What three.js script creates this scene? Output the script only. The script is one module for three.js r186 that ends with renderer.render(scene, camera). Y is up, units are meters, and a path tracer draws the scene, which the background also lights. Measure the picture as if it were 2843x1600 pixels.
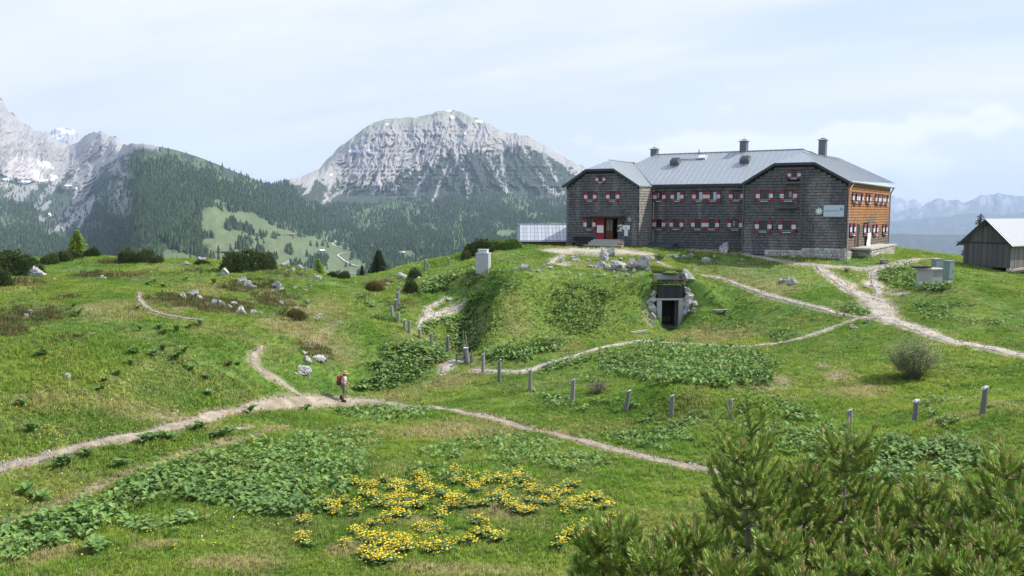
import * as THREE from 'three';
import { mergeGeometries, toCreasedNormals } from 'three/addons/utils/BufferGeometryUtils.js';

// ---------------------------------------------------------------- camera, sky, sun, exposure
const scene = new THREE.Scene();
const FOCAL = 2700, V0 = 920, U0 = 1421.5, CAMY = 12, PITCH = Math.atan(330 / FOCAL);
const camera = new THREE.PerspectiveCamera(2 * Math.atan(V0 / FOCAL) * 180 / Math.PI, 2843 / (2 * V0), 0.1, 90000);
camera.position.set(0, CAMY, 0);
camera.rotation.x = -PITCH;
camera.setViewOffset(2843, 2 * V0, 0, 0, 2843, 1600);
camera.updateProjectionMatrix();
scene.add(camera);
const renderer = new THREE.WebGLRenderer({ antialias: true });
renderer.toneMapping = THREE.LinearToneMapping;
renderer.toneMappingExposure = 1.2;
renderer.shadowMap.enabled = true;
const SUN = new THREE.Vector3(1, 1.02, -0.2).normalize();
const sun = new THREE.DirectionalLight(new THREE.Color(1, 0.955, 0.88), 4.9);
sun.position.set(10, 0, -70).addScaledVector(SUN, 400);
sun.target.position.set(10, 0, -70);
sun.castShadow = true;
sun.shadow.mapSize.set(4096, 4096);
Object.assign(sun.shadow.camera, { left: -110, right: 110, top: 110, bottom: -110, near: 1, far: 900 });
scene.add(sun, sun.target);
scene.fog = new THREE.FogExp2(new THREE.Color(0.62, 0.77, 1.0), 0.00006);

// ---------------------------------------------------------------- random numbers and noise
let seedState = 12345;
const reseed = (n) => { seedState = (n * 2654435761) >>> 0; };
const rnd = () => { seedState = (seedState + 0x6D2B79F5) >>> 0; let t = seedState; t = Math.imul(t ^ (t >>> 15), t | 1); t ^= t + Math.imul(t ^ (t >>> 7), t | 61); return ((t ^ (t >>> 14)) >>> 0) / 4294967296; };
const rr = (a, b) => a + (b - a) * rnd();
const pick = (a) => a[Math.floor(rnd() * a.length) % a.length];
const hash = (x, y, z) => { let h = Math.imul(x, 374761393) + Math.imul(y, 668265263) + Math.imul(z, 2147483647 - 1274126177); h = Math.imul(h ^ (h >>> 13), 1274126177); return ((h ^ (h >>> 16)) >>> 0) / 4294967296; };
const sm = (t) => t * t * (3 - 2 * t);
const mix = (a, b, t) => a + (b - a) * t;
const clamp = (x, a = 0, b = 1) => Math.max(a, Math.min(b, x));
const step = (a, b, x) => sm(clamp((x - a) / (b - a)));
function n2(x, y, s = 0) {
  const xi = Math.floor(x), yi = Math.floor(y), a = sm(x - xi), b = sm(y - yi);
  return mix(mix(hash(xi, yi, s), hash(xi + 1, yi, s), a), mix(hash(xi, yi + 1, s), hash(xi + 1, yi + 1, s), a), b);
}
function n3(x, y, z) {
  const zi = Math.floor(z);
  return mix(n2(x, y, zi), n2(x, y, zi + 1), sm(z - zi));
}
function fbm(x, y, o = 4, s = 0) { let v = 0, a = 0.5, t = 0; for (let i = 0; i < o; i++) { v += a * n2(x, y, s + i * 17); t += a; a *= 0.5; x = x * 2.03 + 7.1; y = y * 2.03 + 3.7; } return v / t; }
function ridged(x, y, o = 4, s = 0) { let v = 0, a = 0.5, t = 0; for (let i = 0; i < o; i++) { v += a * (1 - Math.abs(2 * n2(x, y, s + i * 17) - 1)); t += a; a *= 0.5; x = x * 2.1 + 5.3; y = y * 2.1 + 1.9; } return v / t; }

// ---------------------------------------------------------------- sky: pale blue haze, thin cirrus, low cumulus
{
  const W = 2048, H = 1024, data = new Float32Array(W * H * 4);
  for (let j = 0; j < H; j++) {
    const el = ((j + 0.5) / H - 0.5) * Math.PI, sinE = Math.sin(el), ce = Math.cos(el);
    for (let i = 0; i < W; i++) {
      const k = (j * W + i) * 4;
      let r, g, b;
      if (el < -0.02) { r = 0.60; g = 0.64; b = 0.70; } else {
        const az = ((i + 0.5) / W - 0.5) * 2 * Math.PI, x = Math.cos(az) * ce, z = Math.sin(az) * ce;
        const h = clamp(sinE);
        const t = 1 - Math.exp(-h * 4.2);
        r = mix(0.83, 0.37, t); g = mix(0.855, 0.56, t); b = mix(0.93, 0.96, t);
        // cirrus sheets, on a plane overhead
        const q = 1 / (h + 0.16), cx = x * q, cz = z * q;
        const wx = cx * 0.8 + cz * 0.45, wz = -cx * 0.45 + cz * 0.8;
        let c = fbm(wx * 0.55 + 3.1, wz * 1.7 + 1.3 + 0.6 * n2(wx * 0.5, wz * 0.5, 91), 5, 5);
        c = step(0.32, 0.70, c) * 0.82;
        const c2 = step(0.5, 0.72, fbm(wx * 1.6 + 9, wz * 4.2, 5, 55)) * 0.32;
        c = clamp(c + c2) * step(0.0, 0.05, h);
        r = mix(r, 0.795, c); g = mix(g, 0.84, c); b = mix(b, 0.945, c);
        // low cumulus banks
        if (el > -0.01 && el < 0.2) {
          const azs = az * 9, bank = fbm(azs + 2.2, el * 26, 5, 33);
          const top = 0.085 + 0.055 * n2(az * 4.5, 0, 71);
          const m = step(0.50, 0.64, bank + 0.10 * step(0.03, 0.06, el) - 0.35 * step(top - 0.045, top, el)) * step(0.0, 0.03, el) * 0.4;
          r = mix(r, 1.12, m); g = mix(g, 1.12, m); b = mix(b, 1.14, m);
        }
      }
      data[k] = r; data[k + 1] = g; data[k + 2] = b; data[k + 3] = 1;
    }
  }
  const sky = new THREE.DataTexture(data, W, H, THREE.RGBAFormat, THREE.FloatType);
  sky.mapping = THREE.EquirectangularReflectionMapping; sky.magFilter = THREE.LinearFilter; sky.needsUpdate = true;
  scene.background = sky; scene.environment = sky;
}

// ---------------------------------------------------------------- helpers for things, parts and shapes
const used = {};
function numbered(name) { const n = used[name] = (used[name] ?? -1) + 1; return n ? name + '_' + String(n).padStart(3, '0') : name; }
function shade(o) { o.castShadow = o.receiveShadow = true; return o; }
function tag(o, label, category, group, kind) {
  const d = o.userData; if (label) d.label = label; if (category) d.category = category; if (group) d.group = group; if (kind) d.kind = kind;
  return o;
}
function thing(name, label, category, pos = [0, 0, 0], turn = 0, group) {
  const o = new THREE.Group(); o.name = numbered(name); o.position.set(...pos); o.rotation.y = turn; scene.add(o);
  return tag(o, label, category, group);
}
function part(name, geo, mat, parent) { const m = shade(new THREE.Mesh(geo, mat)); m.name = name; parent.add(m); return m; }
function solo(name, geo, mat, label, category, group, kind) { const m = shade(new THREE.Mesh(geo, mat)); m.name = numbered(name); scene.add(m); return tag(m, label, category, group, kind); }
function dup(o, label, group) { const c = o.clone(); c.name = numbered(o.name.replace(/_\d{3}$/, '')); c.userData = { ...o.userData }; if (label) c.userData.label = label; if (group) c.userData.group = group; scene.add(c); return c; }
const C = (r, g, b) => new THREE.Color().setRGB(r, g, b);
const std = (c, o = {}) => new THREE.MeshStandardMaterial({ color: Array.isArray(c) ? C(...c) : c, roughness: 0.85, ...o });
const vcol = (o = {}) => new THREE.MeshStandardMaterial({ vertexColors: true, roughness: 0.9, ...o });
const V = (x, y, z) => new THREE.Vector3(x, y, z);
function box(w, h, d, x = 0, y = 0, z = 0, ry = 0, rz = 0, rx = 0) { const g = new THREE.BoxGeometry(w, h, d); if (rx) g.rotateX(rx); if (rz) g.rotateZ(rz); if (ry) g.rotateY(ry); return g.translate(x, y, z); }
function bar(a, b, r0, r1 = r0, seg = 6) {
  const d = V().subVectors(b, a), g = new THREE.CylinderGeometry(r1, r0, d.length(), seg, 1);
  g.applyQuaternion(new THREE.Quaternion().setFromUnitVectors(V(0, 1, 0), d.clone().normalize()));
  return g.translate((a.x + b.x) / 2, (a.y + b.y) / 2, (a.z + b.z) / 2);
}
function merge(list) { return mergeGeometries(list.map((g) => { const q = g.index ? g.toNonIndexed() : g; for (const n of Object.keys(q.attributes)) if (!['position', 'normal', 'uv', 'color'].includes(n)) q.deleteAttribute(n); return q; })); }
function paint(g, fn) { const p = g.attributes.position, a = new Float32Array(p.count * 3); for (let i = 0; i < p.count; i++) { const c = typeof fn === 'function' ? fn(p.getX(i), p.getY(i), p.getZ(i), i) : fn; a[i * 3] = c[0]; a[i * 3 + 1] = c[1]; a[i * 3 + 2] = c[2]; } g.setAttribute('color', new THREE.BufferAttribute(a, 3)); return g; }
class Tris { // collects coloured triangles
  constructor() { this.p = []; this.c = []; this.n = []; }
  tri(a, b, c, col, n) { this.p.push(a.x, a.y, a.z, b.x, b.y, b.z, c.x, c.y, c.z); if (col) for (let i = 0; i < 3; i++) this.c.push(...col); if (n) for (let i = 0; i < 3; i++) this.n.push(n.x, n.y, n.z); return this; }
  geo() { const g = new THREE.BufferGeometry(); g.setAttribute('position', new THREE.Float32BufferAttribute(this.p, 3)); if (this.c.length) g.setAttribute('color', new THREE.Float32BufferAttribute(this.c, 3)); if (this.n.length === this.p.length) g.setAttribute('normal', new THREE.Float32BufferAttribute(this.n, 3)); else g.computeVertexNormals(); return g; }
}
// a point seen in the photograph at column u, row v, standing D metres away along the ground axis
const SP = Math.sin(PITCH), CP = Math.cos(PITCH);
function at(u, v, D) { const dx = (u - U0) / FOCAL, dy = (V0 - v) / FOCAL, k = D / (CP + dy * SP); return V(k * dx, CAMY + k * (dy * CP - SP), -D); }
function pix(p) { const y = p.y - CAMY, zc = -SP * y - CP * p.z; return [U0 + FOCAL * p.x / zc, V0 - FOCAL * (y * CP - p.z * SP) / zc]; }

// ---------------------------------------------------------------- the near hillside: a surface through surveyed points
const survey = [];
const g3 = (u, v, D) => { const p = at(u, v, D); survey.push([p.x, p.z, p.y]); };
for (const a of [
  // near meadow
  [0, 1600, 24.5], [400, 1600, 24], [850, 1600, 24], [1421, 1600, 24], [0, 1500, 27.5], [500, 1500, 27], [1000, 1500, 27], [1450, 1500, 27], [1750, 1420, 29.5],
  [0, 1400, 30.5], [500, 1380, 31.5], [1000, 1370, 32], [1450, 1350, 33], [0, 1302, 33.5], [300, 1240, 37], [620, 1148, 45.5], [952, 1116, 54], [1180, 1132, 50.5], [1400, 1175, 46], [1700, 1250, 39], [1985, 1312, 35], [700, 1220, 40.5], [1100, 1230, 41.5], [1250, 1170, 46.5],
  // left hill
  [0, 1150, 38.5], [0, 1000, 45], [300, 1100, 42.5], [300, 1000, 47], [600, 1080, 48.5], [0, 900, 51], [300, 900, 53], [550, 980, 51], [0, 800, 62], [200, 800, 63], [420, 810, 63.5], [0, 745, 74], [130, 735, 77], [250, 713, 82], [420, 722, 80], [560, 722, 80], [690, 745, 75], [650, 860, 61.5], [530, 815, 66], [705, 1000, 52.5], [728, 962, 54.5], [850, 995, 55.5], [790, 1070, 52.5],
  [780, 735, 76], [850, 750, 77], [900, 775, 79], [770, 800, 69.5], [880, 875, 65], [860, 830, 68], [800, 900, 61],
  // saddle and the trough below it
  [990, 772, 84], [1080, 790, 79], [1050, 870, 68], [1000, 940, 62], [1050, 960, 61.5], [1000, 1040, 57.5], [1150, 950, 62], [1130, 1040, 58.5], [1250, 1010, 60], [1160, 900, 65.5], [1300, 1030, 59],
  [1150, 765, 82], [1110, 745, 88], [1100, 830, 72], [1150, 820, 72.5], [1210, 875, 68.5], [1290, 838, 71.5], [1230, 770, 76.5], [1250, 735, 82], [1250, 840, 71.5],
  // mound with the cellar
  [1340, 752, 74], [1300, 700, 86], [1420, 690, 90], [1400, 775, 71], [1385, 830, 67.5], [1365, 900, 64.5], [1345, 950, 62.5], [1290, 900, 68], [1300, 950, 64],
  [1500, 765, 72.5], [1600, 766, 73], [1750, 768, 73.5], [1500, 900, 66.5], [1600, 850, 69.5], [1500, 980, 62], [1600, 950, 64.8], [1700, 850, 70.5], [1760, 900, 69], [1700, 960, 63.5], [1850, 950, 66], [1800, 900, 70.5], [1860, 908, 71.6], [1950, 850, 72], [1960, 770, 76], [2000, 920, 68.5], [2080, 962, 63], [2150, 870, 69], [2240, 935, 62.5], [2390, 886, 64],
  [1800, 800, 72.3], [1805, 772, 73], [1790, 850, 71], [1795, 890, 69.8], [1925, 800, 72.6], [1915, 770, 73.4], [1935, 850, 71.2], [1935, 890, 69.6], [1860, 757, 74.2], [1860, 930, 68.5], [1450, 740, 76], [1600, 725, 80], [1700, 720, 82], [1850, 735, 80], [2000, 740, 78.5], [2190, 785, 73.5], [2300, 830, 69],
  // hut terrace
  [1572, 692, 91.5], [1690, 690, 89], [1772, 688, 87.5], [1815, 690, 90], [2065, 703, 85], [2150, 710, 82.5], [2350, 728, 79], [2470, 694, 97],
  // right
  [2330, 742, 77.5], [2280, 745, 77], [2410, 830, 69.5], [2450, 880, 64.5], [2440, 745, 77.5], [2520, 692, 98], [2580, 713, 92], [2600, 720, 88], [2600, 800, 71.5], [2640, 784, 68.5], [2790, 765, 77], [2700, 740, 82], [2843, 772, 77], [2700, 880, 61.5], [2843, 850, 64], [2600, 935, 57.5], [2843, 990, 50.5], [2530, 1045, 48.5], [2300, 1000, 55], [2370, 1090, 46], [2600, 1090, 45],
  [2843, 1090, 41.5], [2727, 1153, 36.5], [2540, 1172, 38.5], [2300, 1180, 40], [2843, 1250, 32], [2500, 1300, 32.5], [2300, 1300, 34], [2100, 1200, 40.5], [1900, 1100, 46.5], [1900, 1020, 54], [2100, 1020, 53.5], [2050, 1090, 47.5], [1472, 1086, 54], [1387, 1060, 56.5], [1588, 1118, 50], [1735, 1142, 47], [1862, 1158, 45.5], [1600, 1030, 57.5], [1720, 1030, 56.5], [2200, 1100, 46],
]) g3(...a);
// out of the picture: the knoll the photographer stands on, ground beside the frame, and the drop behind the crest
for (const [x, y, z] of [[0, 10.35, 0], [-6, 10.2, 0], [6, 10.5, 0], [0, 10.6, 10], [0, 9.35, -3], [0, 7.7, -6.5], [3, 8.3, -6.5], [5, 8.6, -7.5], [0, 6.0, -12], [6, 6.3, -12.5], [-6, 6.0, -12], [0, 4.1, -18], [8, 4.4, -18], [-8, 4.1, -18], [-14, 6, -5], [14, 8.5, -5], [14, 5.0, -18], [13, 3.6, -26], [-25, 6, -25], [26, 5.5, -25],
  [-45, 9, -60], [-48, 8, -85], [-15, 3.6, -95], [-12, 4.2, -91], [-20, 3.5, -96], [-30, 3, -105], [-10, 1, -105], [5, 4, -108], [20, 6.5, -112], [38, 6.5, -108], [55, 6, -100], [60, 6, -80], [50, 5.5, -60], [34, 5.5, -40], [-15, -1, -125], [-60, 0, -120], [50, 0, -135], [15, 1, -130], [-70, 12, -40], [70, 8, -60]]) survey.push([x, z, y]);
const TPS = (() => {
  const n = survey.length, N = n + 3, A = Array.from({ length: N }, () => new Float64Array(N + 1));
  const U = (d2) => d2 < 1e-9 ? 0 : d2 * Math.log(d2) * 0.5;
  for (let i = 0; i < n; i++) {
    for (let j = 0; j < n; j++) { const dx = survey[i][0] - survey[j][0], dz = survey[i][1] - survey[j][1]; A[i][j] = U(dx * dx + dz * dz); }
    A[i][i] += 0.25; A[i][n] = A[n][i] = 1; A[i][n + 1] = A[n + 1][i] = survey[i][0]; A[i][n + 2] = A[n + 2][i] = survey[i][1]; A[i][N] = survey[i][2];
  }
  for (let i = 0; i < N; i++) {
    let p = i; for (let r = i + 1; r < N; r++) if (Math.abs(A[r][i]) > Math.abs(A[p][i])) p = r;
    [A[i], A[p]] = [A[p], A[i]];
    for (let r = i + 1; r < N; r++) { const q = A[r][i] / A[i][i]; if (q) for (let c = i; c <= N; c++) A[r][c] -= q * A[i][c]; }
  }
  const w = new Float64Array(N);
  for (let i = N - 1; i >= 0; i--) { let v = A[i][N]; for (let c = i + 1; c < N; c++) v -= A[i][c] * w[c]; w[i] = v / A[i][i]; }
  return (x, z) => { let v = w[n] + w[n + 1] * x + w[n + 2] * z; for (let i = 0; i < n; i++) { const dx = x - survey[i][0], dz = z - survey[i][1]; v += w[i] * U(dx * dx + dz * dz); } return v; };
})();
// grid of heights, 0.4 m apart
const GX0 = -90, GZ0 = -150, GS = 0.5, GW = 361, GH = 341, hgrid = new Float32Array(GW * GH);
for (let j = 0; j < GH; j++) for (let i = 0; i < GW; i++) {
  const x = GX0 + i * GS, z = GZ0 + j * GS;
  hgrid[j * GW + i] = clamp(TPS(x, z), -14, 13);
}
function height(x, z) {
  const fx = clamp((x - GX0) / GS, 0, GW - 1.001), fz = clamp((z - GZ0) / GS, 0, GH - 1.001), i = Math.floor(fx), j = Math.floor(fz), a = fx - i, b = fz - j, k = j * GW + i;
  let h = mix(mix(hgrid[k], hgrid[k + 1], a), mix(hgrid[k + GW], hgrid[k + GW + 1], a), b);
  h += (fbm(x * 0.28, z * 0.28, 3, 200) - 0.5) * 0.34 + (n2(x * 1.3, z * 1.3, 210) - 0.5) * 0.10;
  { const ax = -0.55, az = -71, bx = -1.75, bz = -62.6, L = Math.hypot(bx - ax, bz - az), ux = (bx - ax) / L, uz = (bz - az) / L, t = (x - ax) * ux + (z - az) * uz, s = (z - az) * ux - (x - ax) * uz; if (t > -2 && t < L + 2 && Math.abs(s) < 8) h -= 1.3 * step(-0.2, 1.0, s) * (1 - step(2.2, 6.5, s)) * step(-2, 1, t) * (1 - step(L - 0.5, L + 2, t)); }
  { const dx = Math.abs(x - 11.6), D = -z; if (dx < 5 && D > 71.3 && D < 80) { const top = 7.25 - 0.16 * Math.pow(Math.max(0, dx - 1.1), 1.4); h = mix(h, Math.max(h, top), step(71.6, 72.5, D + 0.25 * Math.max(0, dx - 1.2)) * (1 - step(2.2, 5, dx)) * (1 - step(75, 80, D))); } }
  { const cx = x - 11.7, cd = -z - 71.5; if (cx > -0.96 && cx < 0.96 && cd > -0.1 && cd < 3.7) h = Math.min(h, 3.3); }
  if (z < -118) h -= (-118 - z) * 0.45;
  return h;
}
function ground(u, v, near = 20) { // where the line of sight through (u, v) meets the hillside
  const a = at(u, v, 1), d = V(a.x, a.y - CAMY, -1); let lo = near;
  for (let D = near; D < 140; D += 0.3) {
    if (CAMY + d.y * D < height(d.x * D, -D)) { let hi = D; for (let k = 0; k < 12; k++) { const m = (lo + hi) / 2; if (CAMY + d.y * m < height(d.x * m, -m)) hi = m; else lo = m; } D = (lo + hi) / 2; return V(d.x * D, height(d.x * D, -D), -D); }
    lo = D;
  }
  return null;
}
const sit = (x, z, dy = 0) => V(x, height(x, z) + dy, z);
// ---------------------------------------------------------------- what grows or is worn where: maps laid over the ground in metres
const MX0 = -64, MZ0 = -116, MS = 128, MN = 1024;
const newMap = () => new Float32Array(MN * MN);
const dirt = newMap(), dry = newMap(), scrub = newMap(), gravel = newMap();
function stamp(map, x, z, rx, rz, s, ang = 0, soft = 0.5) {
  const R = Math.max(rx, rz) * 1.25, k = MN / MS, i0 = Math.max(0, Math.floor((x - R - MX0) * k)), i1 = Math.min(MN - 1, Math.ceil((x + R - MX0) * k)), j0 = Math.max(0, Math.floor((z - R - MZ0) * k)), j1 = Math.min(MN - 1, Math.ceil((z + R - MZ0) * k)), ca = Math.cos(ang), sa = Math.sin(ang);
  for (let j = j0; j <= j1; j++) for (let i = i0; i <= i1; i++) {
    const px = MX0 + (i + 0.5) / k - x, pz = MZ0 + (j + 0.5) / k - z, a = (px * ca + pz * sa) / rx, b = (-px * sa + pz * ca) / rz;
    const q = s * (1 - step(1 - soft, 1.1, Math.sqrt(a * a + b * b)));
    if (q > map[j * MN + i]) map[j * MN + i] = q;
  }
}
function look(map, x, z) {
  const k = MN / MS, fx = clamp((x - MX0) * k - 0.5, 0, MN - 1.001), fz = clamp((z - MZ0) * k - 0.5, 0, MN - 1.001), i = Math.floor(fx), j = Math.floor(fz), a = fx - i, b = fz - j, q = j * MN + i;
  return mix(mix(map[q], map[q + 1], a), mix(map[q + MN], map[q + MN + 1], a), b);
}
function patch(map, u, v, ru, rv, s, soft = 0.7) {
  const c = ground(u, v); if (!c) return;
  const a = ground(u, v - rv) || c, b = ground(u, v + rv) || c;
  stamp(map, (a.x + b.x) / 2, (a.z + b.z) / 2, ru * -c.z / FOCAL, Math.max(0.4, Math.min(9, Math.abs(a.z - b.z) / 2)), s, 0, soft);
}
// walked lines; [width in metres, points as seen]
const walks = [
  ['dirt', 0.85, [[-60, 1325], [0, 1302], [130, 1268], [270, 1232], [420, 1205], [540, 1172], [620, 1148], [720, 1130], [830, 1118], [952, 1117], [1060, 1119], [1180, 1132], [1300, 1152], [1420, 1180], [1560, 1215], [1700, 1250], [1850, 1285], [1985, 1312], [2120, 1345]], [0.6, 0.6, 0.6, 0.65, 0.7, 0.8, 0.85, 0.95, 1.1, 1.0, 0.7, 0.6, 0.75, 0.75, 0.8, 0.8, 0.8, 0.8, 0.8]],
  ['dirt', 0.55, [[850, 1112], [790, 1070], [735, 1035], [705, 1010], [708, 985], [728, 962]]],
  ['dirt', 0.3, [[385, 812], [388, 832], [410, 858], [450, 873], [500, 883], [560, 890]]],
  ['pale', 0.5, [[1310, 1028], [1380, 1032], [1450, 1032], [1500, 1018], [1560, 1000], [1640, 975], [1730, 955], [1800, 947], [1900, 955], [2000, 962], [2080, 963], [2160, 955], [2240, 935], [2310, 910], [2390, 885], [2440, 882]]],
  ['pale', 0.5, [[1940, 763], [1990, 772], [2060, 795], [2150, 825], [2250, 850], [2320, 870], [2390, 885]]],
  ['pale', 1.3, [[2270, 742], [2310, 770], [2350, 800], [2400, 825], [2440, 850], [2455, 880], [2520, 905], [2620, 940], [2730, 965], [2843, 990], [2960, 1018]], [0.9, 1, 1.1, 1.6, 1.9, 1.7, 1.2, 1.05, 1, 1, 1]],
  ['pale', 0.9, [[2060, 706], [2150, 722], [2230, 735], [2330, 743], [2420, 746], [2480, 736], [2530, 724], [2600, 718]]],
  ['pale', 0.6, [[2440, 745], [2425, 765], [2430, 790], [2440, 815], [2425, 835]]],
  ['pale', 0.42, [[1160, 912], [1175, 888], [1210, 876], [1250, 861], [1292, 838]]],
  ['pale', 0.28, [[1178, 885], [1190, 855], [1235, 825]]],
  ['pale', 1.1, [[1228, 1038], [1243, 1015], [1262, 1002]]],
  ['pale', 0.5, [[1520, 735], [1545, 718], [1570, 705]]],
  ['pale', 0.6, [[1800, 712], [1830, 730], [1860, 745]]],
];
const walkLines = walks.map(([kind, w, pts, ws]) => {
  const P = pts.map(([u, v]) => ground(u, v)).filter(Boolean).map((p) => V(p.x, 0, p.z)), curve = new THREE.CatmullRomCurve3(P, false, 'centripetal'), L = curve.getLength(), n = Math.max(8, Math.ceil(L / 0.22)), out = [];
  for (let i = 0; i <= n; i++) { const t = i / n, p = curve.getPoint(t), ww = ws ? mix(ws[Math.min(ws.length - 1, Math.floor(t * (ws.length - 1)))], ws[Math.min(ws.length - 1, Math.floor(t * (ws.length - 1)) + 1)], t * (ws.length - 1) % 1) : w; out.push({ x: p.x, z: p.z, w: ww * (0.62 + 0.46 * fbm(p.x * 0.9, p.z * 0.9, 3, 301)) * (0.35 + 0.65 * Math.min(1, Math.min(t, 1 - t) * L / 1.2)) }); }
  return { kind, out };
});
for (const { kind, out } of walkLines) for (const p of out) stamp(kind === 'dirt' ? dirt : gravel, p.x, p.z, p.w * 0.8 + 0.1, p.w * 0.8 + 0.1, 1, 0, 0.75);
function worn(map, pts, w, s) { const P = pts.map(([u, v]) => ground(u, v)).filter(Boolean); for (let i = 1; i < P.length; i++) { const n = Math.ceil(P[i].distanceTo(P[i - 1]) / 0.3); for (let k = 0; k <= n; k++) { const q = P[i - 1].clone().lerp(P[i], k / n); stamp(map, q.x, q.z, w, w, s * (0.6 + 0.6 * n2(q.x * 1.1, q.z * 1.1, 9)), 0, 0.9); } } }
worn(dirt, [[0, 1450], [120, 1415], [230, 1370], [330, 1325], [430, 1290], [560, 1250], [700, 1215], [800, 1185]], 0.5, 0.62);
worn(dirt, [[860, 965], [900, 925], [940, 890]], 0.5, 0.4);
worn(dirt, [[480, 885], [497, 860], [520, 850]], 0.4, 0.4);
worn(dry, [[1060, 1110], [1200, 1075], [1330, 1035]], 1.6, 0.6);
for (const q of [[1560, 699, 80, 9], [1650, 701, 130, 11], [1640, 699, 70, 9], [1720, 700, 70, 10], [1780, 703, 50, 8], [1700, 740, 60, 8], [1560, 735, 30, 8]]) patch(gravel, ...q, q[1] > 730 ? 0.7 : 1);
for (const q of [[2430, 790, 45, 18, 0.8], [2490, 815, 40, 10, 0.7], [2355, 790, 35, 18, 0.7], [1960, 697, 80, 5, 0.75], [2030, 703, 60, 4, 0.6], [1270, 1000, 40, 10, 0.6], [670, 1190, 30, 7, 0.8], [460, 1160, 60, 9, 0.6], [1200, 878, 30, 6, 0.5]]) patch(gravel, ...q);
for (const q of [[1330, 920, 30, 40, 0.75], [2330, 1050, 40, 18, 0.7], [2290, 1015, 30, 10, 0.6], [1800, 870, 25, 40, 0.5], [2110, 1085, 130, 14, 0.55], [2140, 1060, 80, 20, 0.5]]) patch(dirt, ...q);
for (const q of [[330, 870, 150, 45, 0.8], [800, 905, 120, 50, 0.85], [900, 960, 120, 45, 0.85], [1270, 1195, 230, 34, 0.9], [420, 1150, 260, 36, 0.8], [150, 1120, 150, 50, 0.5], [2370, 1085, 120, 30, 1], [2330, 1050, 60, 30, 0.9], [2000, 925, 170, 32, 0.8], [650, 1565, 170, 30, 1], [1280, 1588, 260, 26, 1], [440, 1515, 90, 18, 0.9], [1380, 1425, 140, 28, 0.8], [960, 1530, 70, 26, 0.9], [1130, 1450, 120, 18, 0.5], [900, 860, 90, 50, 0.6], [1150, 1005, 160, 22, 0.5], [1560, 950, 80, 40, 0.5], [1200, 945, 80, 15, 0.6], [120, 1540, 140, 40, 0.7], [1650, 700, 200, 15, 0.3], [1660, 740, 120, 16, 0.7], [2020, 760, 160, 40, 0.45], [2160, 800, 120, 40, 0.5], [560, 800, 100, 30, 0.5], [620, 920, 160, 30, 0.35], [2650, 1170, 120, 22, 0.6], [2800, 1140, 60, 30, 0.6], [1440, 880, 60, 70, 0.45]]) patch(dry, ...q);
for (const q of [[90, 880, 130, 44, 1], [20, 920, 70, 26, 1], [250, 765, 70, 14, 0.9], [330, 728, 70, 12, 0.9], [500, 840, 110, 34, 1], [610, 852, 110, 36, 1], [690, 795, 120, 28, 0.9], [770, 830, 110, 30, 0.9], [815, 878, 60, 26, 1], [880, 985, 70, 30, 1], [1050, 792, 55, 20, 0.95], [40, 790, 110, 20, 0.9], [180, 830, 60, 14, 0.7], [350, 765, 90, 14, 0.8], [800, 760, 90, 20, 0.7], [190, 940, 50, 16, 0.7], [1120, 842, 60, 14, 0.6], [560, 755, 60, 10, 0.6]]) patch(scrub, ...q);
// ground colour; grass greens drift from fresh to yellowish, then straw, heather, earth and limestone gravel
const greenA = [0.088, 0.168, 0.022], greenB = [0.140, 0.205, 0.032], greenC = [0.060, 0.134, 0.016], straw = [0.255, 0.23, 0.11], heath = [0.105, 0.100, 0.040], earth = [0.30, 0.245, 0.17], lime = [0.43, 0.375, 0.295];
function groundAt(x, z) {
  const a = fbm(x * 0.16, z * 0.16, 4, 400), b = fbm(x * 0.7, z * 0.7, 3, 420), c = n2(x * 4.3, z * 4.3, 440);
  let r, g, bl; const ga = step(0.36, 0.68, a * 0.6 + b * 0.4), gb = step(0.5, 0.75, fbm(x * 0.33 + 40, z * 0.33, 3, 460));
  const col = [0, 1, 2].map((i) => mix(mix(greenA[i], greenB[i], ga), greenC[i], gb * 0.7));
  const dr = clamp(look(dry, x, z) * (0.35 + 1.1 * b) + 0.22 * step(0.52, 0.7, fbm(x * 0.45, z * 0.45 + 70, 4, 480))), sc = clamp(look(scrub, x, z) * 1.1 * step(0.22, 0.62, b * 0.7 + c * 0.3)), di = clamp(look(dirt, x, z) * (0.5 + b * 1.1)), gr = clamp(look(gravel, x, z) * (0.45 + b * 1.2));
  for (let i = 0; i < 3; i++) { let q = mix(col[i], straw[i], dr * 0.75); q = mix(q, heath[i], sc); q = mix(q, earth[i], di); q = mix(q, lime[i], gr); col[i] = q * (0.82 + 0.36 * c); }
  return { col, dr, sc, bare: Math.max(di, gr) };
}
const groundTex = (() => {
  const N = 2048, data = new Uint8Array(N * N * 4), enc = (c) => clamp(c <= 0.0031308 ? c * 12.92 : 1.055 * Math.pow(c, 1 / 2.4) - 0.055) * 255;
  for (let j = 0; j < N; j++) for (let i = 0; i < N; i++) {
    const x = MX0 + (i + 0.5) / N * MS, z = MZ0 + (j + 0.5) / N * MS, k = (j * N + i) * 4;
    const { col } = groundAt(x, z), s = 0.78 + 0.44 * hash(i, j, 3);
    data[k] = enc(col[0] * s); data[k + 1] = enc(col[1] * s); data[k + 2] = enc(col[2] * s); data[k + 3] = 255;
  }
  const t = new THREE.DataTexture(data, N, N); t.colorSpace = THREE.SRGBColorSpace; t.magFilter = t.minFilter = THREE.LinearFilter; t.needsUpdate = true; return t;
})();
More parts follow.
